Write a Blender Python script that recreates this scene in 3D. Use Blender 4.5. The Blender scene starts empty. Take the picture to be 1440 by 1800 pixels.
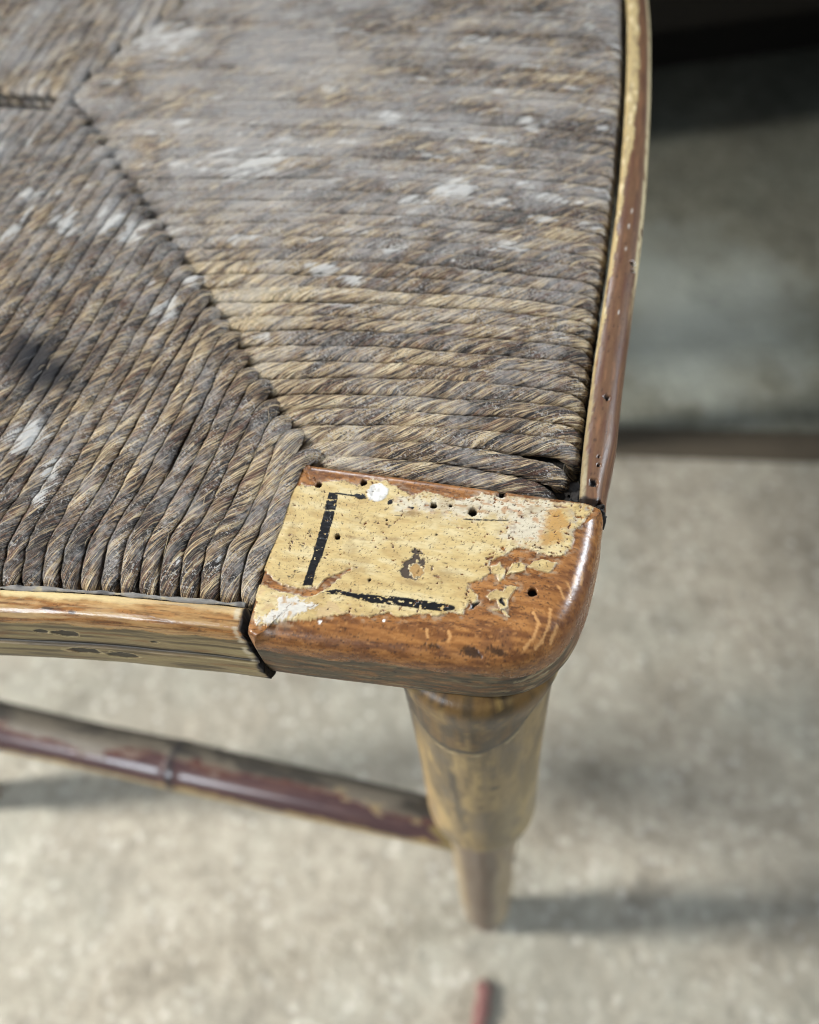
import bpy, math, random
import numpy as np
from mathutils import Matrix, Vector

random.seed(7)
RNG = np.random.default_rng(11)
SEAT = 0.430                      # height of the corner block's top above the floor (m)
scene = bpy.context.scene
COL = scene.collection

# ------------------------------------------------------------------ camera
cam_d = bpy.data.cameras.new('camera')
cam = bpy.data.objects.new('camera', cam_d); COL.objects.link(cam)
RIGHT = Vector((0.97229549, 0.21637384, -0.08845249))
FWD = Vector((-0.18189432, 0.46265693, -0.8676768))
DOWN = Vector((0.1468194, -0.85972724, -0.48919642))
m = Matrix.Identity(4)
for r in range(3):
    m[r][0] = RIGHT[r]; m[r][1] = -DOWN[r]; m[r][2] = -FWD[r]
m[0][3], m[1][3], m[2][3] = -0.00684276, -0.07596866, SEAT + 0.130
cam.matrix_world = m
cam_d.sensor_fit = 'HORIZONTAL'; cam_d.sensor_width = 36.0
cam_d.lens = 1442.0 / 1440.0 * 36.0
cam_d.clip_start = 0.01; cam_d.clip_end = 50.0
cam_d.dof.use_dof = True
cam_d.dof.focus_distance = 0.148
cam_d.dof.aperture_fstop = 36.05 / 3.1      # a phone lens: 3.1 mm wide opening
scene.camera = cam

# ------------------------------------------------------------------ light
world = bpy.data.worlds.new('World'); scene.world = world; world.use_nodes = True
bg = world.node_tree.nodes['Background']
bg.inputs['Color'].default_value = (0.80, 0.86, 0.95, 1); bg.inputs['Strength'].default_value = 0.14

def area(name, loc, target, sx, sy, power, colr, spread=180):
    d = bpy.data.lights.new(name, 'AREA'); d.shape = 'RECTANGLE'; d.size = sx; d.size_y = sy
    d.energy = power; d.color = colr; d.spread = math.radians(spread)
    o = bpy.data.objects.new(name, d); COL.objects.link(o); o.location = loc
    o.rotation_euler = (Vector(target) - Vector(loc)).to_track_quat('-Z', 'Y').to_euler()
    return o
area('window_light_left', (-2.45, -0.50, 1.80), (-0.22, -0.16, 0.0), 0.34, 0.46, 8.2, (1.0, 0.955, 0.885), 40)
area('window_light_front', (-0.68, -1.08, 0.98), (-0.10, 0, 0.30), 0.34, 0.42, 9.5, (0.84, 0.92, 1.0))
area('window_light_right', (1.45, 0.62, 1.14), (-0.02, -0.01, 0.42), 0.26, 0.62, 2.0, (0.86, 0.93, 1.0), 40)
area('window_light_back', (-0.85, 1.95, 1.75), (-0.08, 0.08, 0.43), 0.7, 0.6, 56, (0.88, 0.94, 1.0))

scene.view_settings.view_transform = 'Standard'; scene.view_settings.look = 'None'
scene.view_settings.exposure = 0.0; scene.view_settings.gamma = 1.0
scene.view_settings.use_curve_mapping = False
scene.cycles.use_denoising = True
scene.cycles.filter_width = 0.95
scene.cycles.max_bounces = 6

# ------------------------------------------------------------------ numpy noise
_P = np.random.default_rng(3).permutation(256)
_P = np.concatenate([_P, _P, _P])
_V = np.random.default_rng(5).uniform(-1, 1, 256)
def vn(x, y, z=0.0):
    x, y, z = np.broadcast_arrays(np.asarray(x, float), np.asarray(y, float), np.asarray(z, float))
    xi, yi, zi = np.floor(x).astype(int), np.floor(y).astype(int), np.floor(z).astype(int)
    fx, fy, fz = x - xi, y - yi, z - zi
    fx = fx*fx*(3-2*fx); fy = fy*fy*(3-2*fy); fz = fz*fz*(3-2*fz)
    def h(a, b, c):
        return _V[_P[_P[_P[(xi+a) & 255] + ((yi+b) & 255)] + ((zi+c) & 255)]]
    c00 = h(0,0,0)*(1-fx) + h(1,0,0)*fx; c10 = h(0,1,0)*(1-fx) + h(1,1,0)*fx
    c01 = h(0,0,1)*(1-fx) + h(1,0,1)*fx; c11 = h(0,1,1)*(1-fx) + h(1,1,1)*fx
    return (c00*(1-fy) + c10*fy)*(1-fz) + (c01*(1-fy) + c11*fy)*fz
def fbm(x, y, z=0.0, o=4):
    t = 0; a = 1.0; n = 0
    for k in range(o):
        t = t + a*vn(np.asarray(x)*2**k + 17.3*k, np.asarray(y)*2**k + 5.1*k, np.asarray(z)*2**k + 9.7*k); n += a; a *= 0.5
    return t/n
def ss(a, b, x):
    t = np.clip((x-a)/(b-a), 0, 1); return t*t*(3-2*t)
def mix(c, d, t):
    return c*(1-t[..., None]) + np.asarray(d, float)*t[..., None]
def poly_sd(x, y, poly):          # signed distance, positive inside (mm)
    p = np.asarray(poly, float); q = np.roll(p, -1, 0)
    d = np.full(x.shape, 1e9); ins = np.zeros(x.shape, bool)
    for a, b in zip(p, q):
        e = b - a; L = e @ e
        if L < 1e-9: continue
        t = np.clip(((x-a[0])*e[0] + (y-a[1])*e[1])/L, 0, 1)
        d = np.minimum(d, (x-a[0]-t*e[0])**2 + (y-a[1]-t*e[1])**2)
        c = ((a[1] <= y) != (b[1] <= y))
        if abs(e[1]) > 1e-12:
            ins ^= c & (x < a[0] + (y-a[1])*e[0]/e[1])
    return np.where(ins, 1, -1)*np.sqrt(d)
def line_d(x, y, pts):
    d = np.full(x.shape, 1e9)
    for a, b in zip(pts[:-1], pts[1:]):
        a = np.array(a); b = np.array(b); e = b-a
        t = np.clip(((x-a[0])*e[0] + (y-a[1])*e[1])/(e@e), 0, 1)
        d = np.minimum(d, np.hypot(x-a[0]-t*e[0], y-a[1]-t*e[1]))
    return d

# ------------------------------------------------------------------ mesh helpers (build units: mm, z = 0 at the seat top)
def to_m(v):
    return np.asarray(v, float)*0.001 + np.array([0, 0, SEAT])
def mesh_from(name, verts, faces, col=None, rough=None, vecs=None, floats=None, smooth=True):
    me = bpy.data.meshes.new(name)
    v = np.ascontiguousarray(verts, dtype=np.float32).reshape(-1, 3); f = np.ascontiguousarray(faces, dtype=np.int32)
    k = f.shape[1]
    me.vertices.add(len(v)); me.vertices.foreach_set('co', v.ravel())
    me.loops.add(f.size); me.loops.foreach_set('vertex_index', f.ravel())
    me.polygons.add(len(f)); me.polygons.foreach_set('loop_start', np.arange(0, f.size, k, dtype=np.int32))
    me.polygons.foreach_set('use_smooth', np.full(len(f), smooth))
    me.update(calc_edges=True)
    if col is not None:
        a = me.attributes.new('col', 'FLOAT_COLOR', 'POINT')
        c = np.ones((len(v), 4), np.float32); c[:, :3] = np.clip(col, 0.002, 0.95).reshape(-1, 3)
        a.data.foreach_set('color', c.ravel())
    if rough is not None:
        a = me.attributes.new('rough', 'FLOAT', 'POINT'); a.data.foreach_set('value', np.ascontiguousarray(rough, dtype=np.float32).ravel())
    for n, d in (vecs or {}).items():
        a = me.attributes.new(n, 'FLOAT_VECTOR', 'POINT'); a.data.foreach_set('vector', np.ascontiguousarray(d, dtype=np.float32).ravel())
    for n, d in (floats or {}).items():
        a = me.attributes.new(n, 'FLOAT', 'POINT'); a.data.foreach_set('value', np.ascontiguousarray(d, dtype=np.float32).ravel())
    return me
def grid_faces(nu, nv, cu=False, cv=False, flip=False):
    u = np.arange(nu if cu else nu-1); v = np.arange(nv if cv else nv-1)
    U, V = np.meshgrid(u, v, indexing='ij'); U2 = (U+1) % nu; V2 = (V+1) % nv
    f = np.stack([U*nv+V, U2*nv+V, U2*nv+V2, U*nv+V2], -1).reshape(-1, 4)
    return f[:, ::-1] if flip else f
def normals(P, cu=False, cv=False):
    du = (np.roll(P, -1, 0)-np.roll(P, 1, 0)) if cu else np.gradient(P, axis=0)
    dv = (np.roll(P, -1, 1)-np.roll(P, 1, 1)) if cv else np.gradient(P, axis=1)
    n = np.cross(du, dv); return n/np.maximum(np.linalg.norm(n, axis=-1, keepdims=True), 1e-9)
def link(name, me, mat, parent=None):
    o = bpy.data.objects.new(name, me); COL.objects.link(o)
    if mat and not me.materials: me.materials.append(mat)
    if parent:
        o.parent = parent; o.matrix_parent_inverse = parent.matrix_world.inverted()
    return o
def spline(pts, n):
    """Catmull-Rom through pts, n evenly spaced samples."""
    p = np.asarray(pts, float); p = np.vstack([2*p[0]-p[1], p, 2*p[-1]-p[-2]])
    out = []
    for i in range(1, len(p)-2):
        t = np.linspace(0, 1, 24, endpoint=False)[:, None]
        a, b, c, d = p[i-1], p[i], p[i+1], p[i+2]
        out.append(0.5*((2*b) + (c-a)*t + (2*a-5*b+4*c-d)*t**2 + (3*b-a-3*c+d)*t**3))
    out = np.vstack(out + [p[-2][None]])
    s = np.concatenate([[0], np.cumsum(np.linalg.norm(np.diff(out, axis=0), axis=1))])
    q = np.linspace(0, s[-1], n)
    return np.stack([np.interp(q, s, out[:, k]) for k in range(out.shape[1])], 1)

# ------------------------------------------------------------------ materials
def new_mat(name):
    mt = bpy.data.materials.new(name); mt.use_nodes = True
    nt = mt.node_tree; b = nt.nodes['Principled BSDF']
    return mt, nt, b
def nd(nt, typ, **kw):
    n = nt.nodes.new(typ)
    for k, v in kw.items(): setattr(n, k, v)
    return n
def attr(nt, name):
    n = nd(nt, 'ShaderNodeAttribute'); n.attribute_name = name; return n
def ramp(nt, stops, src):
    n = nd(nt, 'ShaderNodeValToRGB'); e = n.color_ramp.elements
    while len(e) < len(stops): e.new(0.5)
    for el, (p, c) in zip(e, stops):
        el.position = p; el.color = (*c, 1) if len(c) == 3 else c
    nt.links.new(src, n.inputs['Fac']); return n
def noise(nt, vec, scale, detail=4, rough=0.55, dist=0.0):
    n = nd(nt, 'ShaderNodeTexNoise'); n.inputs['Scale'].default_value = scale; n.inputs['Detail'].default_value = detail
    n.inputs['Roughness'].default_value = rough; n.inputs['Distortion'].default_value = dist
    if vec is not None: nt.links.new(vec, n.inputs['Vector'])
    return n
def mixc(nt, fac, a, b, blend='MIX'):
    n = nd(nt, 'ShaderNodeMix', data_type='RGBA', blend_type=blend)
    for s, v in ((0, fac), (6, a), (7, b)):
        if isinstance(v, (int, float)): n.inputs[s].default_value = v
        elif isinstance(v, tuple): n.inputs[s].default_value = (*v, 1)
        else: nt.links.new(v, n.inputs[s])
    return n.outputs[2]
def mth(nt, op, a, b=None, clamp=False):
    n = nd(nt, 'ShaderNodeMath', operation=op, use_clamp=clamp)
    for s, v in ((0, a), (1, b)):
        if v is None: continue
        if isinstance(v, (int, float)): n.inputs[s].default_value = v
        else: nt.links.new(v, n.inputs[s])
    return n.outputs[0]

def painted_wood(name, bump=0.12, coat=0.0, scale=(900, 2600, 2600)):
    mt, nt, b = new_mat(name)
    c = attr(nt, 'col'); r = attr(nt, 'rough')
    tc = nd(nt, 'ShaderNodeTexCoord'); mp = nd(nt, 'ShaderNodeMapping'); mp.inputs['Scale'].default_value = scale
    nt.links.new(tc.outputs['Object'], mp.inputs['Vector'])
    n = noise(nt, mp.outputs['Vector'], 1.0, 5, 0.6)
    v = mth(nt, 'MULTIPLY_ADD', n.outputs['Fac'], 0.5); nt.nodes[-1].inputs[2].default_value = 0.75
    nt.links.new(mixc(nt, 1.0, c.outputs['Color'], v, 'MULTIPLY'), b.inputs['Base Color'])
    nt.links.new(r.outputs['Fac'], b.inputs['Roughness'])
    bp = nd(nt, 'ShaderNodeBump'); bp.inputs['Strength'].default_value = bump; bp.inputs['Distance'].default_value = 0.0002
    nt.links.new(n.outputs['Fac'], bp.inputs['Height']); nt.links.new(bp.outputs['Normal'], b.inputs['Normal'])
    b.inputs['Coat Weight'].default_value = coat; b.inputs['Coat Roughness'].default_value = 0.16
    return mt
M_BLOCK = painted_wood('worn_painted_block_wood', 0.2, 0.0)
M_STRETCH = painted_wood('glossy_stretcher_paint', 0.02, 0.0, (200, 900, 900))
M_RAIL = painted_wood('worn_painted_rail_wood', 0.2, 0.0)
M_SIDE = painted_wood('worn_side_rail_wood', 0.2, 0.0, (2600, 900, 2600))
M_LEG = painted_wood('grained_leg_paint', 0.25, 0.0, (1500, 1500, 160))

def rush_material():
    mt, nt, b = new_mat('twisted_rush')
    f = attr(nt, 'fib'); L = nt.links
    vec = f.outputs['Vector']
    def scaled(s):
        mp = nd(nt, 'ShaderNodeMapping'); mp.inputs['Scale'].default_value = s; L.new(vec, mp.inputs['Vector']); return mp.outputs['Vector']
    leaf = noise(nt, scaled((0.75, 0.75, 0.075)), 1.0, 2, 0.5)           # broad leaves of the twist
    leaf2 = noise(nt, scaled((0.9, 0.9, 0.08)), 1.3, 2, 0.5)
    fib = noise(nt, scaled((3.2, 3.2, 0.20)), 1.0, 3, 0.6)              # fine fibres
    fib2 = noise(nt, scaled((6.2, 6.2, 0.50)), 1.0, 3, 0.6)
    st = attr(nt, 'straw')
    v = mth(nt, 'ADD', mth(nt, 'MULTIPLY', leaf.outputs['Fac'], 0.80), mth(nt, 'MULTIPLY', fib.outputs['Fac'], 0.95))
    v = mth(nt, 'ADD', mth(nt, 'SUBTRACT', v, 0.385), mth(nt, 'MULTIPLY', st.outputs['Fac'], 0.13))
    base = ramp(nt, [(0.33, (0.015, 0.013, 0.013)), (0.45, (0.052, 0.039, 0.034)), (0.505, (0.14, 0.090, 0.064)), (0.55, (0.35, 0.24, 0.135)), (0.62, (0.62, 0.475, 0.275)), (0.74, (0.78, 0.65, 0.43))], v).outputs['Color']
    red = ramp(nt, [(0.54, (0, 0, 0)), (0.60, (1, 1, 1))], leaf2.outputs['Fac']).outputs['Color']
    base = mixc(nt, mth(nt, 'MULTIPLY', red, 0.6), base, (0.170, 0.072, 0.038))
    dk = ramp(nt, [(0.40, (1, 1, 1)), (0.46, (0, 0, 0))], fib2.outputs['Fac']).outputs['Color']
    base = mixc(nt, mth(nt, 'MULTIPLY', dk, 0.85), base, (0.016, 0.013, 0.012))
    lt = ramp(nt, [(0.56, (0, 0, 0)), (0.63, (1, 1, 1))], fib2.outputs['Fac']).outputs['Color']
    base = mixc(nt, mth(nt, 'MULTIPLY', lt, 0.42), base, (0.68, 0.57, 0.38))
    # whole leaves lying flat in the twist, each one tone
    lf = noise(nt, scaled((1.15, 1.15, 0.13)), 1.0, 1, 0.4, 0.3)
    lm = ramp(nt, [(0.585, (0, 0, 0)), (0.605, (1, 1, 1))], lf.outputs['Fac']).outputs['Color']
    lc = ramp(nt, [(0.35, (0.10, 0.068, 0.050)), (0.47, (0.24, 0.155, 0.090)), (0.56, (0.58, 0.44, 0.25)), (0.66, (0.70, 0.58, 0.37))], mth(nt, 'ADD', leaf2.outputs['Fac'], mth(nt, 'MULTIPLY', st.outputs['Fac'], 0.08))).outputs['Color']
    lc = mixc(nt, 1.0, lc, ramp(nt, [(0.38, (0.45, 0.45, 0.45)), (0.52, (1, 1, 1))], fib2.outputs['Fac']).outputs['Color'], 'MULTIPLY')
    base = mixc(nt, mth(nt, 'MULTIPLY', lm, 0.85), base, lc)
    # settled dust, with a pale sheen painted into the same layer
    tc = nd(nt, 'ShaderNodeTexCoord')
    d1 = noise(nt, tc.outputs['Object'], 95, 6, 0.68); d2 = noise(nt, tc.outputs['Object'], 1100, 3, 0.6)
    dust_sheen = ramp(nt, [(0.45, (0, 0, 0)), (0.60, (1, 1, 1))], mth(nt, 'ADD', mth(nt, 'MULTIPLY', d1.outputs['Fac'], 0.68), mth(nt, 'MULTIPLY', d2.outputs['Fac'], 0.32))).outputs['Color']
    da = attr(nt, 'dust_sheen')
    base = mixc(nt, mth(nt, 'MULTIPLY', mth(nt, 'ADD', mth(nt, 'MULTIPLY', dust_sheen, 0.72), da.outputs['Fac'], True), 0.68), base, (0.49, 0.475, 0.46))
    gr = noise(nt, tc.outputs['Object'], 2100, 2, 0.6); gz = noise(nt, tc.outputs['Object'], 160, 4, 0.6)
    gm = mth(nt, 'MULTIPLY', ramp(nt, [(0.58, (0, 0, 0)), (0.62, (1, 1, 1))], gr.outputs['Fac']).outputs['Color'], ramp(nt, [(0.46, (0, 0, 0)), (0.58, (1, 1, 1))], gz.outputs['Fac']).outputs['Color'])
    base = mixc(nt, mth(nt, 'MULTIPLY', gm, 0.8), base, (0.50, 0.485, 0.46))
    gk = mth(nt, 'MULTIPLY', ramp(nt, [(0.36, (1, 1, 1)), (0.40, (0, 0, 0))], gr.outputs['Fac']).outputs['Color'], ramp(nt, [(0.44, (0, 0, 0)), (0.56, (1, 1, 1))], gz.outputs['Fac']).outputs['Color'])
    base = mixc(nt, mth(nt, 'MULTIPLY', gk, 0.8), base, (0.020, 0.018, 0.017))
    wa = attr(nt, 'white')
    wf = ramp(nt, [(0.44, (0, 0, 0)), (0.58, (1, 1, 1))], mth(nt, 'ADD', wa.outputs['Fac'], mth(nt, 'MULTIPLY', mth(nt, 'SUBTRACT', fib.outputs['Fac'], 0.5), 1.4))).outputs['Color']
    base = mixc(nt, mth(nt, 'MULTIPLY', wf, 0.72), base, (0.72, 0.715, 0.685))
    sa = attr(nt, 'soot'); base = mixc(nt, mth(nt, 'MULTIPLY', sa.outputs['Fac'], 0.85, True), base, (0.014, 0.014, 0.018))
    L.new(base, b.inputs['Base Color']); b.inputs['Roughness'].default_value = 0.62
    b.inputs['Specular IOR Level'].default_value = 0.42
    h = mth(nt, 'ADD', mth(nt, 'ADD', mth(nt, 'MULTIPLY', fib.outputs['Fac'], 0.7), mth(nt, 'MULTIPLY', fib2.outputs['Fac'], 0.5)), mth(nt, 'MULTIPLY', gr.outputs['Fac'], 0.25))
    bp = nd(nt, 'ShaderNodeBump'); bp.inputs['Strength'].default_value = 1.0; bp.inputs['Distance'].default_value = 0.0008
    L.new(h, bp.inputs['Height']); L.new(bp.outputs['Normal'], b.inputs['Normal'])
    return mt
M_RUSH = rush_material()

def plain(name, c, r=0.7, c2=None, sc=300, bump=0.2):
    mt, nt, b = new_mat(name)
    tc = nd(nt, 'ShaderNodeTexCoord'); n = noise(nt, tc.outputs['Object'], sc, 5, 0.6)
    nt.links.new(mixc(nt, n.outputs['Fac'], c, c2 or tuple(0.6*x for x in c)), b.inputs['Base Color'])
    b.inputs['Roughness'].default_value = r
    bp = nd(nt, 'ShaderNodeBump'); bp.inputs['Strength'].default_value = bump; bp.inputs['Distance'].default_value = 0.0005
    nt.links.new(n.outputs['Fac'], bp.inputs['Height']); nt.links.new(bp.outputs['Normal'], b.inputs['Normal'])
    return mt
M_DIRT = plain('packed_dirt', (0.022, 0.020, 0.019), 0.9, (0.05, 0.047, 0.045), 900, 0.8)
M_DARKWOOD = plain('dark_brown_wood', (0.016, 0.012, 0.007), 0.8, (0.008, 0.006, 0.004), 14)
M_RED = plain('red_brown_bark', (0.24, 0.115, 0.10), 0.8, (0.15, 0.07, 0.065), 200)

# ------------------------------------------------------------------ floor
def floor_material(name, k):
    mt, nt, b = new_mat(name)
    tc = nd(nt, 'ShaderNodeTexCoord'); o = tc.outputs['Object']
    big = noise(nt, o, 7.0, 5, 0.6); mid = noise(nt, o, 30, 5, 0.62, 0.4); fine = noise(nt, o, 125, 3, 0.7)
    c = ramp(nt, [(0.33, (0.205, 0.185, 0.148)), (0.5, (0.345, 0.315, 0.252)), (0.65, (0.46, 0.430, 0.358))],
             mth(nt, 'ADD', mth(nt, 'MULTIPLY', mid.outputs['Fac'], 0.5), mth(nt, 'MULTIPLY', fine.outputs['Fac'], 0.5))).outputs['Color']
    g = ramp(nt, [(0.45, (0, 0, 0)), (0.62, (1, 1, 1))], big.outputs['Fac']).outputs['Color']
    c = mixc(nt, mth(nt, 'MULTIPLY', g, 0.35), c, (0.28, 0.305, 0.265))
    st = noise(nt, o, 19, 3, 0.5); sm = ramp(nt, [(0.60, (0, 0, 0)), (0.68, (1, 1, 1))], st.outputs['Fac']).outputs['Color']
    c = mixc(nt, mth(nt, 'MULTIPLY', sm, 0.45), c, (0.15, 0.135, 0.108))
    s2 = noise(nt, o, 8.5, 4, 0.6, 0.6); sm2 = ramp(nt, [(0.50, (0, 0, 0)), (0.64, (1, 1, 1))], s2.outputs['Fac']).outputs['Color']
    c = mixc(nt, mth(nt, 'MULTIPLY', sm2, 0.42), c, (0.215, 0.195, 0.155))
    vo = nd(nt, 'ShaderNodeTexVoronoi'); vo.inputs['Scale'].default_value = 130; nt.links.new(o, vo.inputs['Vector'])
    sp = ramp(nt, [(0.12, (1, 1, 1)), (0.42, (0, 0, 0))], vo.outputs['Distance']).outputs['Color']
    gate = ramp(nt, [(0.5, (0, 0, 0)), (0.55, (1, 1, 1))], vo.outputs['Color']).outputs['Color']
    c = mixc(nt, mth(nt, 'MULTIPLY', mth(nt, 'MULTIPLY', sp, gate), 0.45), c, (0.70, 0.68, 0.62))
    if k < 1:                                                     # the back piece: darker and greyer, with a pale patch
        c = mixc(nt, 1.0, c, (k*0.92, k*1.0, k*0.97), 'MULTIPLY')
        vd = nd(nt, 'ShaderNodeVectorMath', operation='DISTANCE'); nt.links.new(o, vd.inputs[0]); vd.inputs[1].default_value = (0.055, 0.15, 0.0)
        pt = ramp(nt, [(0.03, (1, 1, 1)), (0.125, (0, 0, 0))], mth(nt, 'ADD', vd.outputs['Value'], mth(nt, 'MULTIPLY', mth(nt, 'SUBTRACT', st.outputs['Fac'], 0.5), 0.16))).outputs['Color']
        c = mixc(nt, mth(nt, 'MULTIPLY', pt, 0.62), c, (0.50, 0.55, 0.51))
    nt.links.new(c, b.inputs['Base Color']); b.inputs['Roughness'].default_value = 0.75
    bp = nd(nt, 'ShaderNodeBump'); bp.inputs['Strength'].default_value = 0.8; bp.inputs['Distance'].default_value = 0.004
    nt.links.new(fine.outputs['Fac'], bp.inputs['Height']); nt.links.new(bp.outputs['Normal'], b.inputs['Normal'])
    return mt
xs = np.linspace(-3, 3, 61); X, Y = np.meshgrid(xs, xs, indexing='ij')
fl = link('floor', mesh_from('floor', np.stack([X, Y, 0.0*X], -1), grid_faces(61, 61)), floor_material('pale_gritty_floor', 1.0)); fl['kind'] = 'structure'
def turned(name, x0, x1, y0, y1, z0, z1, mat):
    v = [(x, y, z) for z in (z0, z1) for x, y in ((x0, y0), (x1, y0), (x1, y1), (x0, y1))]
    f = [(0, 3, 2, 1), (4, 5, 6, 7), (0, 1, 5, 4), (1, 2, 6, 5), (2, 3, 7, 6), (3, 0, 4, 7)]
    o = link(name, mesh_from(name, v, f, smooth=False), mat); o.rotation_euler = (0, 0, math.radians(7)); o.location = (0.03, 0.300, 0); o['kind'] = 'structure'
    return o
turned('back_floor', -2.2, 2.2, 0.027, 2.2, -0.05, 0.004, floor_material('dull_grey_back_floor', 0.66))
turned('floor_strip', -2.2, 2.2, 0.0, 0.0265, -0.05, 0.0025, plain('dark_brown_strip', (0.105, 0.085, 0.058), 0.9, (0.055, 0.045, 0.032), 40))  # dark brown strip along the near edge of the back floor

# ------------------------------------------------------------------ the chair
MIRX = -190.0                       # the chair's middle
chair = bpy.data.objects.new('chair', None); COL.objects.link(chair)
chair.location = (MIRX*0.001, 0.1, 0); bpy.context.view_layer.update()
chair['label'] = 'worn wooden chair with twisted rush seat and flaking cream painted corner'; chair['category'] = 'chair'

# --- corner block -------------------------------------------------
CREAM = [(-56.96,-5.06),(-55.52,-4.19),(-53.26,-4.57),(-51.72,-3.05),(-48.3,-2.22),(-45.08,-2.83),(-43.02,-1.09),(-39.75,-0.93),(-37.3,-2.03),(-34.33,-3.15),(-32.43,-1.96),(-28.63,-2.19),(-25.31,-2.85),(-24.71,-2.6),(-21.73,-0.65),(-19.51,-0.6),(-16.8,-0.3),(-12.41,-0.36),(-9.73,-0.07),(-7.55,-0.24),(-6.53,0.15),(-4.11,0.09),(-1.67,-0.28),(-1.81,-1.4),(-3.17,-3.34),(-4.26,-5.21),(-4.38,-8.56),(-5.43,-10.53),(-7.93,-11.26),(-10.1,-10.76),(-13.59,-10.33),(-15.34,-11.83),(-17.32,-13.52),(-17.96,-14.08),(-17.52,-16.2),(-19.08,-17.79),(-20.87,-18.78),(-20.45,-19.62),(-18.99,-20.5),(-18.94,-22.18),(-20.15,-22.68),(-20.85,-24.49),(-22.88,-24.72),(-24.78,-25.63),(-27.85,-25.92),(-31.56,-27.02),(-33.64,-26.69),(-36.36,-27.98),(-40.36,-28.19),(-44.13,-29.42),(-45.94,-30.29),(-50.76,-31.45),(-54.92,-33.13),(-56.18,-31.65),(-56.76,-29.05),(-58.35,-25.47),(-57.69,-22.81),(-57.97,-16.76),(-57.72,-11.3)]
WOODA = [(-58.6,-22.0),(-56.59,-22.89),(-54.81,-24.27),(-52.75,-24.9),(-49.55,-24.99),(-46.68,-24.36),(-45.8,-22.42),(-41.59,-19.53),(-43.36,-21.76),(-45.06,-24.17),(-46.63,-25.67),(-48.07,-26.48),(-50.21,-26.32),(-53.44,-26.14),(-57.72,-25.24),(-58.47,-24.08)]
ORANGE = [(-9.15,-2.34),(-7.36,-1.72),(-5.6,-2.98),(-5.67,-4.54),(-6.51,-6.21),(-6.02,-7.94),(-6.93,-9.0),(-9.54,-9.16),(-10.0,-7.73),(-8.87,-6.32),(-9.64,-4.61)]
PALE = [(-21.73,-0.65),(-16.8,-0.3),(-9.73,-0.07),(-7.55,-0.24),(-9.42,-2.39),(-9.39,-6.41),(-10.05,-9.25),(-13.71,-9.59),(-16.59,-8.27),(-15.93,-5.69),(-19.84,-5.11),(-24.58,-6.24),(-27.98,-5.87),(-32.22,-5.64),(-36.24,-6.65),(-36.81,-4.16),(-31.33,-3.24),(-26.37,-2.72)]
GREYWORN = [(-15.34,-11.83),(-13.59,-10.33),(-10.18,-10.17),(-8.01,-10.69),(-5.72,-10.28),(-8.07,-12.17),(-11.08,-13.0),(-14.1,-13.83),(-15.98,-13.58)]
BLKL = [(-49.88,-5.17),(-48.01,-5.39),(-47.76,-7.14),(-47.63,-9.87),(-47.5,-14.34),(-47.52,-18.13),(-47.9,-21.05),(-47.7,-24.1),(-49.45,-24.42),(-49.44,-21.89),(-49.34,-17.87),(-49.46,-14.09),(-49.59,-10.21),(-49.86,-6.26)]
BLKT = [(-49.85,-5.26),(-47.58,-4.94),(-45.08,-4.96),(-44.78,-4.53),(-43.15,-4.45),(-42.39,-5.31),(-43.77,-5.79),(-44.98,-5.37),(-47.48,-5.3),(-49.66,-5.67)]
BLKT2 = [(-38.71,-5.3),(-37.55,-4.49),(-37.57,-5.54),(-38.24,-6.14)]
BLKT3 = [(-34.83,-5.75),(-33.26,-5.6),(-33.66,-6.21)]
BLKB = [(-46.12,-25.52),(-44.7,-24.52),(-43.26,-24.07),(-39.87,-24.19),(-37.35,-23.98),(-32.37,-23.5),(-26.38,-23.27),(-22.38,-23.39),(-22.25,-24.11),(-24.09,-24.76),(-27.02,-24.99),(-31.99,-25.15),(-36.99,-25.43),(-40.68,-25.02),(-43.26,-25.05)]
BLKDASH = [(-24.21,-6.46),(-21.56,-6.12),(-16.02,-5.34),(-15.98,-5.57),(-21.5,-6.47),(-24.15,-6.74)]
WHITEP = [(-53.05,-27.39),(-51.46,-26.55),(-49.56,-26.75),(-44.97,-27.32),(-46.4,-28.67),(-47.8,-30.1),(-50.76,-31.45),(-53.05,-32.46),(-55.38,-32.68),(-55.34,-31.5),(-52.7,-29.39)]
CHIP = [(-33.28,-18.16),(-32.83,-16.5),(-32.11,-15.57),(-31.82,-13.34),(-30.85,-13.75),(-29.71,-14.69),(-28.81,-15.78),(-28.94,-17.38),(-28.77,-19.13),(-30.37,-19.97),(-31.71,-20.1),(-32.68,-19.45)]
CHIPIN = [(-31.72,-17.32),(-30.6,-16.55),(-29.13,-17.41),(-29.06,-18.96),(-30.48,-19.44),(-31.32,-18.64)]
FLK1 = [(-17.76,-14.78),(-16.89,-14.48),(-16.21,-13.77),(-15.79,-14.72),(-14.93,-15.15),(-15.16,-16.94),(-15.83,-17.64),(-16.42,-16.44),(-17.39,-16.18)]
FLK2 = [(-14.55,-15.09),(-14.1,-13.83),(-12.89,-13.18),(-11.76,-13.71),(-11.61,-14.7),(-12.81,-15.36),(-14.79,-16.06)]
FLK3 = [(-11.46,-13.95),(-10.59,-12.77),(-9.15,-11.92),(-6.5,-12.25),(-7.29,-14.08),(-8.0,-14.55),(-9.58,-14.34)]
FLK4 = [(-16.92,-19.69),(-15.85,-19.07),(-14.8,-19.16),(-14.68,-18.29),(-13.72,-17.83),(-12.53,-17.96),(-13.2,-19.44),(-13.78,-20.67),(-13.43,-22.01),(-14.26,-22.44),(-12.93,-23.58),(-13.54,-23.69),(-14.44,-22.89),(-16.2,-23.08),(-16.02,-22.63),(-14.76,-22.53),(-15.65,-21.02),(-16.78,-21.22),(-17.4,-20.63)]
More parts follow.
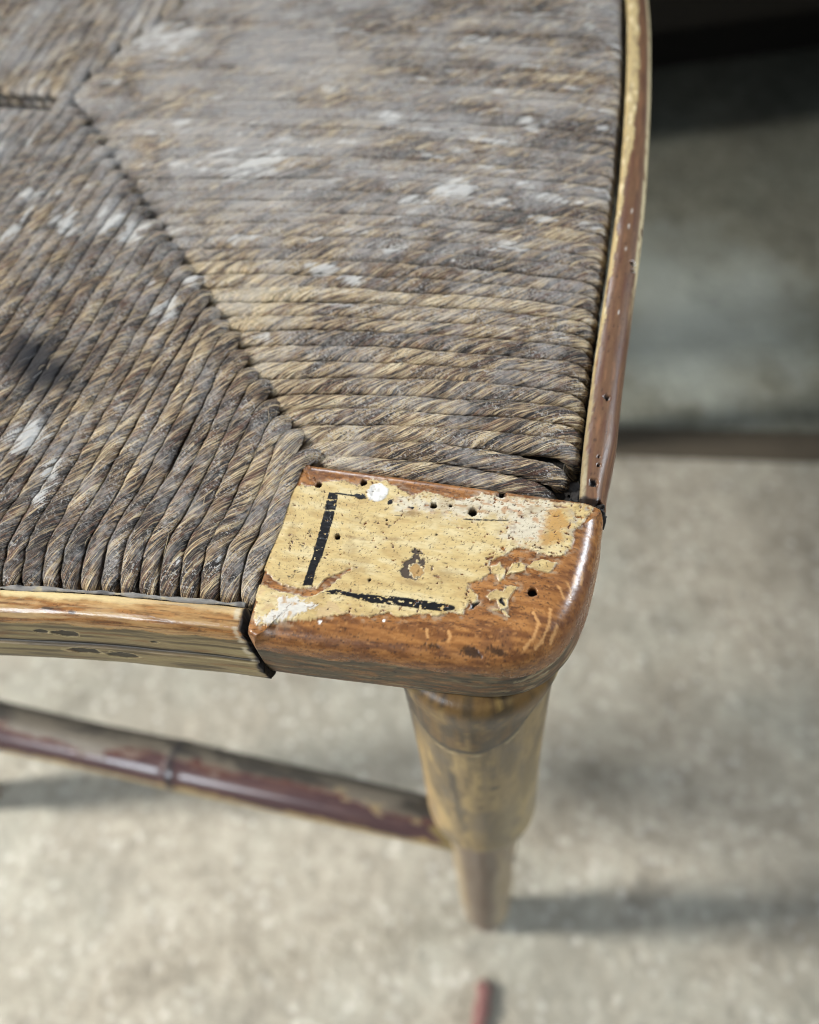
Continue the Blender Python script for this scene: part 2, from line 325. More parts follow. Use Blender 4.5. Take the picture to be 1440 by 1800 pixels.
FLK5 = [(-7.48,-0.8),(-6.26,0.2),(-3.06,0.27),(-1.42,-0.15),(-1.87,-0.79),(-4.85,-0.41),(-6.61,-1.28),(-7.23,-1.7)]
HOLEA = [(-19.7,-22.32),(-18.35,-21.85),(-19.27,-23.22),(-19.75,-23.45)]
HOLEB = [(-15.4,-20.97),(-14.84,-20.45),(-14.36,-21.06),(-13.78,-21.93),(-14.35,-21.9)]
HOLES= [(-52.34, -3.85, 0.59), (-44.03, -1.96, 0.59), (-18.29, -0.02, 0.83), (-29.99, -4.68, 0.54), (-22.75, -4.77, 0.74), (-45.88, -13.94, 0.49), (-9.92, -18.39, 0.69), (-26.89, -4.27, 0.25), (-28.28, -10.4, 0.15), (-37.81, -9.09, 0.15), (-38.03, -21.24, 0.2)]
RAYS= [[(-2.6, -11.49), (-1.97, -13.12), (-2.02, -14.86)], [(-4.33, -15.56), (-3.64, -16.57), (-3.56, -18.25)], [(-5.66, -16.65), (-4.54, -18.43)], [(-9.23, -22.07), (-8.1, -23.78), (-8.49, -26.28), (-9.79, -28.39)], [(-6.47, -21.01), (-6.35, -23.72), (-7.08, -26.55), (-8.0, -27.92)], [(-22.6, -28.11), (-22.02, -28.82), (-22.31, -29.55)], [(-26.25, -28.52), (-25.83, -29.67)], [(-3.2, -13.92), (-3.16, -15.35)], [(-5.02, -23.47), (-5.63, -26.28)]]
WHITE_SPOTS = [(-95.0, 81.1, 13.6, 5.9), (-87.7, 90.8, 4.4, 2.6), (-28.7, 103.7, 2.5, 2.6), (-42.0, 77.8, 5.9, 3.8), (-62.2, 100.5, 4.3, 2.6), (-59.2, 39.2, 5.5, 1.9), (-74.0, 29.2, 3.1, 1.6), (-94.6, 42.9, 3.3, 3.5), (-97.7, 33.2, 3.9, 5.0), (-144.8, 64.3, 4.5, 2.6), (-133.5, 56.6, 3.6, 4.0), (-119.8, 56.2, 4.2, 4.9), (-114.2, 55.0, 4.2, 4.2), (-105.5, -11.0, 2.6, 4.0), (-105.2, -15.5, 2.3, 2.6), (-46.9, 134.8, 3.8, 2.5), (-53.4, 57.0, 5.7, 2.1), (-116.1, 93.1, 3.1, 2.8), (-134.4, 132.6, 10.2, 8.4), (-113.5, -3.5, 4.8, 4.3), (-128.5, 52.3, 3.6, 2.4), (-58.4, 46.0, 3.7, 1.7), (-56.5, 101.0, 2.8, 2.2), (-26.1, 61.3, 3.7, 1.4), (-65.5, 48.4, 3.8, 1.7), (-73.8, -23.0, 0.5, 1.2), (-66.1, -22.8, 0.5, 2.1)]
SOOT_SPOTS = [(-116.5, 12.5, 7.5, 5.5), (-122.5, 16.5, 7.5, 6.0)]

def wood_colour(x, y, z):
    g = fbm(x*0.30, y*1.5, z*1.5, 4); fn = fbm(x*2.4+40, y*6.0, z*6.0, 3); blot = fbm(x*0.22+9, y*0.3, z*0.3, 4); pt = fbm(x*1.5+4, y*3.0, z*3.0, 3)
    c = np.broadcast_to(np.array([0.262, 0.112, 0.036]), x.shape+(3,)).copy()
    c = mix(c, (0.140, 0.056, 0.021), ss(-0.05, 0.40, g)*0.9); c = mix(c, (0.37, 0.170, 0.055), ss(0.0, 0.40, -g)*0.8)
    c = mix(c, (0.115, 0.050, 0.026), ss(0.0, 0.45, blot)*0.6); c = mix(c, (0.42, 0.205, 0.072), ss(0.22, 0.5, pt)*0.55)
    c = mix(c, (0.050, 0.026, 0.017), ss(0.22, 0.42, fn)*0.75)
    return c

def make_block():
    out = spline([(-56.6, 0.6), (-50, 0.7), (-38, 0.8), (-25, 0.9), (-12, 1.0), (-3, 1.0), (0.6, 0.5), (1.3, -2.2), (1.25, -6), (0.9, -11),
                  (0.1, -17), (-1.6, -23.0), (-4.4, -27.8), (-8.6, -31.3), (-14.5, -33.4), (-22, -34.2), (-34, -35.0), (-46, -35.8), (-54.6, -36.2),
                  (-56.6, -35.3), (-57.2, -32.5), (-57.5, -24), (-57.4, -12), (-57.2, -2.5), (-56.6, 0.6)], 1151)[:-1]
    n = len(out)
    tan = np.roll(out, -1, 0) - np.roll(out, 1, 0); tan /= np.linalg.norm(tan, axis=1, keepdims=True)
    inn = np.stack([tan[:, 1], -tan[:, 0]], 1)                 # towards the inside (path runs clockwise)
    # how strongly the edge is rounded over: full on the front and the right, small on the back and left
    w = np.clip(ss(-2.0, -7.0, out[:, 1])*ss(-57.0, -54.8, out[:, 0]) + 0.0, 0, 1)
    w = np.where((out[:, 0] > -1.2) & (out[:, 1] > -8), ss(1.0, -3, out[:, 1])*0.75+0.2, w)
    k = 9; w = np.convolve(np.concatenate([w[-30:], w, w[:30]]), np.ones(2*k+1)/(2*k+1), 'same')[30:-30]
    big = np.array([(6.2, 0.0), (4.4, -0.22), (2.9, -0.95), (1.75, -2.2), (1.1, -3.8), (0.75, -6.0), (0.45, -9.0), (0.1, -12.5), (0.1, -14.8), (0.7, -16.4), (2.2, -17.3), (8, -17.6)])
    sml = np.array([(1.5, 0.0), (1.2, -0.03), (0.8, -0.15), (0.4, -0.45), (0.15, -0.9), (0.05, -2.0), (0.0, -6.0), (0.0, -12), (0.0, -14.8), (0.3, -16.4), (1.0, -17.3), (8, -17.6)])
    kk = 100
    bs = spline(big, 400); 
    # same parameter for both profiles
    t = np.linspace(0, 1, kk)**0.92
    def samp(p):
        q = spline(p, 600); s = np.linspace(0, 1, 600); return np.stack([np.interp(t, s, q[:, 0]), np.interp(t, s, q[:, 1])], 1)
    B, S = samp(big), samp(sml)
    prof = S[None]*(1-w[:, None, None]) + B[None]*w[:, None, None]        # n,kk,2
    side = np.empty((n, kk, 3))
    side[..., :2] = out[:, None, :] + inn[:, None, :]*prof[..., 0:1]; side[..., 2] = prof[..., 1]
    # interior of the top: towards a spine segment in the middle
    ring0 = side[:, 0, :2]
    spine = np.stack([np.clip(ring0[:, 0], -43.5, -15.0), np.full(n, -16.5)], 1)
    R = 88
    u = np.linspace(0, 1, R, endpoint=False)
    top = np.zeros((n, R, 3)); top[..., :2] = spine[:, None]*(1-u[None, :, None]) + ring0[:, None]*u[None, :, None]
    P = np.concatenate([top, side], 1)
    N = normals(P, cu=True); N[:, :R] = (0, 0, 1)
    if N[50, R+kk//2] @ np.append(-inn[50], 0) < 0: N[:, R:] *= -1
    x, y, z = P[..., 0], P[..., 1], P[..., 2]
    # ---- pigment and relief
    rg = fbm(x*0.9, y*0.9, z*0.9, 5)*0.75 + fbm(x*3.2, y*3.2, z*3.2, 3)*0.42 + fbm(x*8, y*8, z*8, 2)*0.26
    rs = fbm(x*2.2+7, y*2.2, z*2.2, 4)*0.40
    col = wood_colour(x, y, z); rough = np.full(x.shape, 0.29) + 0.12*fbm(x*0.8, y*0.8, z, 4); disp = 0.035*fbm(x*0.3, y*0.5, z*0.5, 3)
    up = z > -2.2
    col = mix(col, (0.135, 0.052, 0.024), ss(-9, 0.5, x + 1.5*rg)*ss(-4, -16, y)*0.6)
    for L in RAYS:
        d = line_d(x, y, L); col = mix(col, (0.58, 0.31, 0.12), ss(0.34, 0.10, d+rs*0.7)*up*0.75)
    sd = poly_sd(x, y, CREAM)
    cr = sd + rg*0.55
    wa = poly_sd(x, y, WOODA); cr = np.minimum(cr, -(wa + rs*0.8))
    for F in (FLK1, FLK2, FLK3, FLK4, FLK5):
        cr = np.maximum(cr, poly_sd(x, y, F) + rs*0.45)
    # scattered small losses and scraps near the worn edge
    sc = fbm(x*1.3+33, y*1.9, 4.0, 4); edge = ss(3.2, 0.2, sd)*ss(-56, -50, x)
    thr = 0.50-0.22*edge*ss(-32, -14, x)
    cr = np.where((sc > thr) & (sd > 0.3), np.minimum(cr, (thr-0.03-sc)*1.5), cr)
    cr = np.where(up, cr, -1.0)
    paint = ss(-0.08, 0.12, cr)
    film = ss(-1.5, -0.05, cr)*ss(-0.05, 0.30, fbm(x*1.1+31, y*1.7, 9.0, 5))*up      # thin remains of ground coat
    col = mix(col, (0.37, 0.29, 0.20), film*0.62)
    tone = fbm(x*0.28, y*0.7, 2.0, 4); st = fbm(x*0.5, y*3.2, 8.0, 3)
    cc = np.broadcast_to(np.array([0.62, 0.465, 0.205]), x.shape+(3,)).copy()
    cc = mix(cc, (0.68, 0.555, 0.30), ss(0.0, 0.4, tone)); cc = mix(cc, (0.47, 0.31, 0.115), ss(0.08, 0.45, -tone)*0.6 + 0*st)
    cc = mix(cc, (0.47, 0.325, 0.125), ss(0.18, 0.5, st)*0.45)
    pale = ss(-1.6, 1.2, poly_sd(x, y, PALE) + rg*2.2)
    cc = mix(cc, (0.66, 0.605, 0.475), pale*0.85)
    pw = ss(0.10, 0.36, fbm(x*0.7+3, y*1.8, 1.0, 4))*pale
    cc = mix(cc, (0.44, 0.20, 0.065), pw*0.7)
    cc = mix(cc, (0.33, 0.25, 0.19), ss(0.2, 0.4, fbm(x*0.8+60, y*2.2, 6.0, 4))*pale*0.6)
    og = ss(-0.8, 0.7, poly_sd(x, y, ORANGE) + rg*1.8); cc = mix(cc, (0.50, 0.265, 0.065), og*0.85)
    rim = ss(-7.5, -3.5, x)*(1-og)*ss(-14, -6, y)                       # grey scuffed paint by the right edge
    cc = mix(cc, (0.40, 0.355, 0.29), ss(-0.1, 0.25, fbm(x*1.1+5, y*1.3, 3.0, 4))*rim*0.85)
    cc = mix(cc, (0.74, 0.66, 0.46), ss(0.40, 0.05, cr)*0.7*ss(-0.1, 0.35, fbm(x*0.9+70, y*0.9, 2.0, 4)))
    cc = mix(cc, (0.40, 0.27, 0.11), ss(0.9, 0.1, cr)*ss(0.05, 0.4, fbm(x*1.2+90, y*1.6, 2.0, 4))*0.7)           # pale broken edge of the coat
    spk = fbm(x*3.6+11, y*3.6, 5.0, 2); cc = mix(cc, (0.10, 0.072, 0.03), ss(0.50, 0.60, spk)*0.85)
    spk2 = fbm(x*1.7+21, y*1.9, 5.0, 3); cc = mix(cc, (0.05, 0.04, 0.022), ss(0.50, 0.58, spk2)*ss(-30, -24, y)*0.85)
    scr = vn(x*0.35+y*0.15, y*5.5+x*0.4, 3.3); cc = mix(cc, (0.36, 0.255, 0.10), ss(0.72, 0.92, scr)*0.55)
    scr = vn(x*5.2+y*1.2, y*0.5, 9.3); cc = mix(cc, (0.30, 0.215, 0.09), ss(0.80, 0.95, scr)*0.45)
    # craquelure
    cell = np.abs(fbm(x*0.55+80, y*0.6, 3.0, 3)); cc = mix(cc, (0.20, 0.14, 0.06), ss(0.012, 0.004, cell)*0.55)
    for (sx, sy, ra, rb, k_) in ((-43.3, -13.6, 2.6, 0.45, 0.6), (-36.3, -12.7, 2.2, 0.4, 0.5), (-40.5, -19.8, 3.0, 0.8, 0.4), (-24.5, -17.5, 3.5, 1.2, 0.35), (-30.5, -20.6, 2.5, 1.0, 0.45), (-34, -7.2, 1.6, 0.7, 0.7), (-33.0, -6.9, 2.2, 0.6, 0.6)):
        cc = mix(cc, (0.27, 0.165, 0.06), ss(1.2, 0.3, np.hypot((x-sx)/ra, (y-sy)/rb) + 1.1*rg)*k_)
    grime = ss(0.08, 0.40, fbm(x*0.35+61, y*0.5, 1.5, 5)); cc = mix(cc, (0.38, 0.26, 0.105), grime*0.42)
    cc = cc*0.84
    # black lining
    wob = rs*0.35 + fbm(x*6, y*6, 2, 2)*0.07
    blk = np.full(x.shape, -9.0)
    for F in (BLKL, BLKT, BLKT2, BLKT3, BLKB, BLKDASH): blk = np.maximum(blk, poly_sd(x, y, F) + wob*(0.3 if F is BLKDASH else 1))
    worn = fbm(x*1.6+2, y*2.6, 7.0, 4)
    inB = ss(-23.0, -24.0, y); blk = np.where(worn > 0.50-0.16*inB, np.minimum(blk, -0.1), blk)
    blk = np.where(np.abs(y+9.15+0.1*x+4.9 - 0.0) < 0.0, -1, blk)
    blk = np.where((np.abs(y + 8.95 - 0.12*(x+48.6)) < 0.11) & (x < -46) & (x > -51), -1, blk)
    blk = np.where((np.abs(y + 6.65 - 0.12*(x+48.6) + rs) < 0.14) & (x < -48) & (x > -51), -1, blk)
    bf = ss(-0.04, 0.07, blk); cc = mix(cc, (0.007, 0.007, 0.008), bf)
    # white filler patch and blob
    wp = ss(-0.2, 0.35, poly_sd(x, y, WHITEP) - 0.25 + rg*1.5); wcol = np.broadcast_to(np.array([0.56, 0.53, 0.47]), x.shape+(3,)).copy()
    cell2 = np.abs(fbm(x*0.5+10, y*0.55, 1.0, 2)); wcol = mix(wcol, (0.16, 0.10, 0.055), ss(0.03, 0.008, cell2)*0.8)
    wcol = mix(wcol, (0.40, 0.24, 0.10), ss(0.2, 0.45, fbm(x*1.0, y*1.0, 12.0, 4))*0.8)
    lowp = poly_sd(x, y, [(-58.5, -25.5), (-54, -27), (-45, -26.6), (-40, -26), (-40, -32), (-58.5, -34)]) > 0     # lower left flakes
    cc = mix(cc, (0.47, 0.335, 0.17), ss(0.05, 0.3, fbm(x*0.8+4, y*1.1, 15.0, 4))*lowp*0.9)
    col = mix(col, cc, paint) if False else col*(1-paint[..., None]) + cc*paint[..., None]
    col = col*(1-(wp*up)[..., None]) + wcol*(wp*up)[..., None]
    dB = np.hypot(x+40.85, (y+3.75)*1.02); wb = ss(2.05, 1.8, dB + rs*1.0)*up
    bw = mix(np.broadcast_to(np.array([0.66, 0.645, 0.61]), x.shape+(3,)).copy(), (0.50, 0.48, 0.44), ss(0.0, 0.4, fbm(x*1.5, y*1.5, 3, 3)))
    col = col*(1-wb[..., None]) + bw*wb[..., None]
    for (hx, hy, hr) in ((-44.65, -30.31, 0.32), (-33.8, -28.14, 0.25)):
        q = ss(hr+0.08, hr-0.05, np.hypot(x-hx, y-hy))*up; col = mix(col, (0.78, 0.75, 0.70), q)
    rough = rough*(1-paint) + paint*(0.50 + 0.1*tone); rough = np.where(bf*paint > 0.5, 0.30, rough); rough = np.where(wb > 0.5, 0.55, rough)
    disp = disp + 0.25*ss(-0.02, 0.16, cr)*up + 0.07*ss(0.36, 0.05, cr)*ss(-0.05, 0.05, cr)*up + 0.02*bf*paint + 0.16*wb + 0.10*wp*up
    disp += paint*0.025*fbm(x*1.4, y*1.4, 0, 3)
    # chip in the middle
    ch = poly_sd(x, y, CHIP) + rs*1.9 - 0.1; ci = poly_sd(x, y, CHIPIN) + rs*1.3
    chf = ss(-0.05, 0.15, ch)*up*ss(0.22, 0.05, fbm(x*1.8, y*1.8, 44., 3)*ss(-18.5, -16, y))
    col = mix(col, (0.052, 0.034, 0.022), chf); disp -= 0.22*chf; rough = np.where(chf > 0.5, 0.7, rough)
    cif = ss(-0.05, 0.2, ci)*up; col = mix(col, (0.36, 0.215, 0.075), cif); disp += 0.12*cif
    col = mix(col, (0.72, 0.62, 0.40), ss(0.14, 0.0, np.abs(ci))*ss(-15.8, -17.4, y)*up*0.8)
    for F in (HOLEA, HOLEB):
        q = ss(-0.1, 0.1, poly_sd(x, y, F) + rs*0.4)*up; col = mix(col, (0.012, 0.010, 0.009), q); disp -= 0.35*q
    # worm holes
    for (hx, hy, hr) in HOLES:
        hr = hr*1.12+0.04
        d = np.hypot(x-hx, y-hy) + rs*0.38; q = ss(hr+0.05, hr-0.07, d)*up
        col = mix(col, (0.010, 0.009, 0.008), q); disp -= q*min(1.6, hr*2.2); rough = np.where(q > 0.5, 0.9, rough)
    # dark gouges along the front edge
    for (gx, gy, a, b2) in ((-18.6, -30.6, 2.4, 0.7), (-24.6, -30.9, 1.5, 0.55), (-14.2, -29.9, 1.8, 0.6)):
        q = ss(1.05, 0.5, np.hypot((x-gx)/a, (y-gy)/b2) + rg*1.3)*(z > -5)*(y < -27); col = mix(col, (0.030, 0.018, 0.012), q*0.85); disp -= 0.12*q
    # side faces: old dirty paint left below the rounding
    arc = np.concatenate([np.zeros((n, R)), np.broadcast_to(np.linspace(0, 1, kk), (n, kk))], 1)
    lim = -5.0 - 3.0*ss(-18, -3, x) + 2.2*fbm(x*0.16, y*0.35, 3.0, 5) + 0.9*fbm(x*1.2, y*1.2, z*3, 3)
    low = ss(lim+0.5, lim-0.5, z)*(y < -20)*(0.55+0.45*ss(-0.25, 0.05, fbm(x*0.3+5, z*1.4, 2.0, 4)))
    oc = np.broadcast_to(np.array([0.095, 0.074, 0.044]), x.shape+(3,)).copy()
    og2 = fbm(x*0.13, z*1.5, y*0.1, 4); oc = mix(oc, (0.042, 0.037, 0.026), ss(-0.05, 0.35, og2)*0.85); oc = mix(oc, (0.27, 0.21, 0.11), ss(0.15, 0.5, -og2)*0.8)
    oc = mix(oc, (0.36, 0.29, 0.17), ss(-18, -8, x)*ss(0.02, 0.3, fbm(x*0.5, z*1.2, 3., 4))*0.8)
    oc = mix(oc, (0.02, 0.015, 0.011), ss(0.38, 0.5, fbm(x*0.7, z*3.0, 6.0, 3))*0.8)
    oc = mix(oc, (0.24, 0.095, 0.04), ss(-3.5, 1.0, x)*0.6)
    col = col*(1-low[..., None]) + oc*low[..., None]; rough = np.where(low > 0.5, 0.55, rough)
    disp += 0.06*ss(0.25, -0.1, lim - z)*(y < -20)*0 + low*0.07*fbm(x*0.3, z*2.4, y, 4)
    # raw dirty wood where the block faces the joints
    jl = ss(-55.9, -57.2, x + 0.5*rg)*ss(0.4, -2.5, z); col = mix(col, (0.022, 0.019, 0.017), jl*0.9); rough = np.where(jl > 0.5, 0.9, rough)
    jb = ss(-0.3, 0.3, y)*ss(-0.6, -2.0, z); col = mix(col, (0.03, 0.024, 0.02), jb*0.9)
    P = P + N*disp[..., None]
    f = grid_faces(n, R+kk, cu=True)
    # the innermost ring is zero-width at the spine; close the bottom
    V = P.reshape(-1, 3); nv = len(V); ctr = np.array([[-28.0, -16.5, -17.6]])
    last = np.arange(n)*(R+kk) + R+kk-1
    cap = np.stack([last, np.roll(last, -1), np.full(n, nv), np.full(n, nv)], 1)
    me = mesh_from('corner_block', to_m(np.vstack([V, ctr])), f, np.vstack([col.reshape(-1, 3), [[.1, .07, .04]]]), np.append(rough.ravel(), 0.7))
    return me
block_me = make_block()
block = link('corner_block', block_me, M_BLOCK, chair)
block['label'] = 'corner block with flaking cream paint and black line frame'

# --- rails --------------------------------------------------------
FR_IN = [(-59.0, -29.4), (-66, -30.0), (-73, -30.7), (-84, -31.6), (-95, -32.9), (-106, -34.4), (-120, -36.4), (-140, -38.8), (-166, -40.4), (-190, -40.9)]
def rail_sweep(path, prof, outward, nu, nv, end_slant=None):
    c = spline(path, nu); t = np.gradient(c, axis=0); t /= np.linalg.norm(t, axis=1, keepdims=True)
    nrm = np.stack([t[:, 1], -t[:, 0]], 1)*outward
    p = spline(prof, nv)
    P = np.empty((nu, nv, 3)); P[..., :2] = c[:, None] + nrm[:, None]*p[None, :, 0:1]; P[..., 2] = p[None, :, 1]
    d = np.broadcast_to(p[None, :, 0], (nu, nv)); s = np.concatenate([[0], np.cumsum(np.linalg.norm(np.diff(c, axis=0), axis=1))])
    return P, d, np.broadcast_to(s[:, None], (nu, nv)), t
def close_ends(P):
    nu, nv = P.shape[:2]; V = P.reshape(-1, 3); a = P[0].mean(0); b = P[-1].mean(0); n0 = len(V)
    i = np.arange(nv); j = (i+1) % nv
    e0 = np.stack([i, j, np.full(nv, n0)], 1); e1 = np.stack([(nu-1)*nv+j, (nu-1)*nv+i, np.full(nv, n0+1)], 1)
    return np.vstack([V, a[None], b[None]]), e0, e1
def build_swept(name, P, col, rough):
    V, e0, e1 = close_ends(P); nu, nv = P.shape[:2]
    f = grid_faces(nu, nv, cv=True)
    quads = f; tris = np.vstack([e0, e1])
    allf = np.vstack([np.hstack([quads[:, [0, 1, 2]]]), quads[:, [0, 2, 3]], tris])
    return mesh_from(name, to_m(V), allf, np.vstack([col.reshape(-1, 3), [[.03, .025, .02]]*2]), np.append(rough.ravel(), [0.9, 0.9]))

def make_front_rail():
    prof = [(0.2, -3.5), (0.15, -2.2), (0.5, -1.45), (1.4, -1.15), (2.7, -1.25), (4.0, -1.9), (4.9, -3.1), (5.4, -4.6), (5.9, -6.6), (6.6, -9.4), (6.95, -9.9), (7.0, -10.3), (7.3, -10.7), (7.9, -13.2), (8.1, -15.2), (7.7, -16.6), (6.6, -17.3), (3.5, -17.5), (0.3, -17.2), (0.2, -10.0)]
    P, d, s, t = rail_sweep(FR_IN, prof, 1 if True else -1, 560, 210)
    if P[0, 100, 1] > -30: P, d, s, t = rail_sweep(FR_IN, prof, -1, 560, 210)
    x, y, z = P[..., 0], P[..., 1], P[..., 2]
    # slanting, ragged end against the block
    e = ss(6.0, 0.0, s); P[..., 0] += e*((-z)*0.20 - 0.2 + 0.55*fbm(z*0.9, d*0.9, 3.0, 3))
    x = P[..., 0]
    col = wood_colour(x, y*1.4, z*1.4)
    col = mix(col, (0.46, 0.29, 0.125), ss(-0.4, 0.35, fbm(x*0.12, d*1.3, z*1.1, 4))*0.85)
    col = mix(col, (0.13, 0.07, 0.035), ss(0.15, 0.42, fbm(x*0.2, d*3.0, z*3.0, 4))*0.8)
    rough = 0.20 + 0.1*fbm(x*0.5, d*2, z, 3)
    g = fbm(x*0.10, z*1.7, 2.0, 4)
    topc = ss(2.2+0.9*0, 1.0, d + 0.9*fbm(x*0.3, 2.0, 5.0, 4))*(z > -2.5)
    left = ss(-66, -92, x)
    col = mix(col, (0.62, 0.48, 0.23), topc*(0.45+0.5*left)); rough = np.where(topc > 0.5, 0.55, rough)
    pk = ss(0.05, 0.4, fbm(x*0.14+8, d*1.5, 3.0, 4))*left*(d < 5); col = mix(col, (0.58, 0.40, 0.20), pk*0.7)
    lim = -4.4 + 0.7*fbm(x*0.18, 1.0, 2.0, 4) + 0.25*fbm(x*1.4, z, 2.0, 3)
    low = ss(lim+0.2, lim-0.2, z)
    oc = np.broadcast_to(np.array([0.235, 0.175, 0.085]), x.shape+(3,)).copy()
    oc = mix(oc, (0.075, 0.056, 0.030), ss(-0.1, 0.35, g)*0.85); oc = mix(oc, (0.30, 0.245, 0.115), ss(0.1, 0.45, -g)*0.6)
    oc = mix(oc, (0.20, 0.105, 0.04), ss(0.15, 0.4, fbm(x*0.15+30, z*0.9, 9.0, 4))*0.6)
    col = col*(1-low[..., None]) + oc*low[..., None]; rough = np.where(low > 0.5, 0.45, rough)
    gap = ss(0.55, 0.2, np.abs(z + 10.1 + 0.15*fbm(x*0.1, 3.0, 0, 3))); col = mix(col, (0.022, 0.019, 0.014), gap*0.9)
    disp = -0.5*gap + 0.05*fbm(x*0.2, d*2.2, z*2.2, 4) + 0.06*ss(lim+0.2, lim-0.2, z)
    for (kx, kz, a, b) in ((-93.2, -7.3, 2.5, 0.85), (-97.8, -6.9, 1.2, 0.6), (-83.6, -12.4, 3.0, 1.0), (-91.0, -11.8, 3.2, 0.8), (-76, -7.6, 0.9, 0.35)):
        r = np.hypot((x-kx)/a, (z-kz)/b) + 0.45*fbm(x*0.9, z*1.6, 4.0, 3)
        q = ss(1.08, 0.85, r)*low; col = mix(col, (0.030, 0.024, 0.016), q*0.92); disp -= 0.16*q
        col = mix(col, (0.42, 0.34, 0.18), ss(0.12, 0.02, np.abs(r-1.16))*low*0.7)
    for (kx, dd, a, b) in ((-95.2, 3.5, 1.2, 0.35), (-90.3, 3.9, 0.8, 0.3)):
        q = ss(1.1, 0.6, np.hypot((x-kx)/a, (d-dd)/b) + 0.5*fbm(x, d*2, 3, 3))*(z > -3); col = mix(col, (0.05, 0.04, 0.035), q*0.8)
    en = ss(0.9, 0.1, s + 0.7*fbm(z*1.1, d, 2, 3)); col = mix(col, (0.55, 0.48, 0.34), ss(0.9, 0.3, np.abs(s-1.1) + 0.7*np.abs(fbm(z*1.3, d, 2, 3)))*(z > -14)*ss(-0.1, 0.2, fbm(z*0.7, d*0.9, 21.0, 3))*0.7)
    col = mix(col, (0.025, 0.02, 0.018), en); rough = np.where(en > 0.5, 0.9, rough)
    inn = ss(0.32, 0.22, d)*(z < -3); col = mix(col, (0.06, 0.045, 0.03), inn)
    N = normals(P, cv=True); ctr = P.mean(1, keepdims=True)
    sgn = np.sign(((P-ctr)*N).sum(-1).mean()); P = P + N*sgn*disp[..., None]
    return build_swept('front_rail', P, col, rough)
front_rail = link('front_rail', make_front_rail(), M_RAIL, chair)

SR_IN = [(-4.2, 1.9), (-4.6, 8), (-4.9, 16.5), (-5.1, 33), (-5.0, 50), (-5.0, 76), (-5.8, 101), (-7.5, 130), (-10.3, 160), (-16, 195), (-24, 232)]
def make_side_rail():
    prof = [(0.1, -4.5), (0.1, -1.9), (0.35, -1.15), (1.1, -0.85), (2.4, -0.85), (3.8, -1.15), (5.1, -2.0), (5.95, -3.4), (6.35, -5.2), (6.5, -8), (6.6, -12), (6.4, -15.5), (5.2, -17.0), (2.5, -17.3), (0.3, -17.0), (0.1, -10)]
    P, d, s, t = rail_sweep(SR_IN, prof, 1, 720, 120)
    if P[0, 50, 0] < -4: P, d, s, t = rail_sweep(SR_IN, prof, -1, 720, 120)
    P[..., 0] -= 1.25*ss(16, 0, s)*ss(2.0, 6.0, d)
    x, y, z = P[..., 0], P[..., 1], P[..., 2]
    e = ss(3.0, 0.0, s); P[..., 1] += e*(0.5*fbm(z*0.8, d*0.9, 5.0, 3) + 0.10*(d-3)*0)
    g = fbm(d*1.7, y*0.16, z*1.6, 4); fn = fbm(d*3.5, y*0.8, z*3.5, 3)
    col = np.broadcast_to(np.array([0.150, 0.080, 0.044]), x.shape+(3,)).copy()
    col = mix(col, (0.115, 0.050, 0.030), ss(-0.05, 0.4, g)*0.8); col = mix(col, (0.26, 0.13, 0.068), ss(0.05, 0.4, -g)*0.6)
    col = mix(col, (0.05, 0.026, 0.018), ss(0.32, 0.5, fn)*0.7)
    near = ss(14, 2, y); col = mix(col, (0.055, 0.028, 0.022), ss(0.1, 0.4, fbm(d*1.1, y*0.25, 7., 4))*near*0.9)
    rough = 0.34 + 0.08*g
    wid = 0.75 + 2.0*ss(70, 118, y) + 0.75*fbm(y*0.22, 3.0, 1.0, 4) + 0.18*fbm(y*1.6, d, 1.0, 3)
    ci = ss(wid+0.12, wid-0.12, d)*ss(-3.6, -2.8, z)
    crm = np.broadcast_to(np.array([0.46, 0.35, 0.165]), x.shape+(3,)).copy(); crm = mix(crm, (0.30, 0.225, 0.115), ss(0.0, 0.35, fbm(d*2, y*0.6, 3, 4))*0.8)
    crm = mix(crm, (0.66, 0.55, 0.32), ss(0.15, 0.4, fbm(d*1.5+9, y*0.35, 3, 4)))
    crm = mix(crm, (0.13, 0.105, 0.075), ss(48, 8, y)*0.6)
    col = col*(1-ci[..., None]) + crm*ci[..., None]; rough = rough*(1-ci) + 0.55*ci
    eo = ss(-1.9, -2.7, z)*ss(38, 64, y + 9*fbm(y*0.12, z*0.5, 4.0, 3))*ss(-0.45, 0.05, fbm(y*0.35, z*0.8, 9.0, 4)+0.25*ss(80, 120, y))*(d > 3)
    col = mix(col, (0.60, 0.50, 0.29), eo*0.85); rough = np.where(eo > 0.5, 0.5, rough)
    disp = 0.04*g + 0.10*ci + 0.08*eo
    for (hd, hy, hr) in ((3.3, 25.4, 0.62), (2.4, 5.6, 0.85), (3.2, 9.5, 0.35), (3.0, 11.5, 0.3), (4.9, 62.5, 0.55), (5.2, 60.8, 0.35)):
        q = ss(hr+0.06, hr-0.1, np.hypot(d-hd, y-hy) + 0.2*fbm(d*2, y*2, 3, 3))*(z > -4); col = mix(col, (0.014, 0.011, 0.010), q); disp -= 0.8*q
    for (hd, hy) in ((3.4, 47.6), (3.0, 73.0), (3.3, 78.0), (2.9, 66)):
        q = ss(0.22, 0.08, np.hypot(d-hd, (y-hy)*0.22)); col = mix(col, (0.6, 0.56, 0.5), q*0.8)
    en = ss(0.8, 0.1, s + 0.5*fbm(z, d, 8, 3)); col = mix(col, (0.03, 0.022, 0.018), en*ss(4.9, 3.6, d + (z > -4)*0))
    inn = ss(0.3, 0.15, d)*(z < -2.5); col = mix(col, (0.035, 0.028, 0.022), inn); rough = np.where(inn > 0.5, 0.9, rough)
    N = normals(P, cv=True); ctr = P.mean(1, keepdims=True)
    sgn = np.sign(((P-ctr)*N).sum(-1).mean()); P = P + N*sgn*disp[..., None]
    return build_swept('side_rail', P, col, rough)
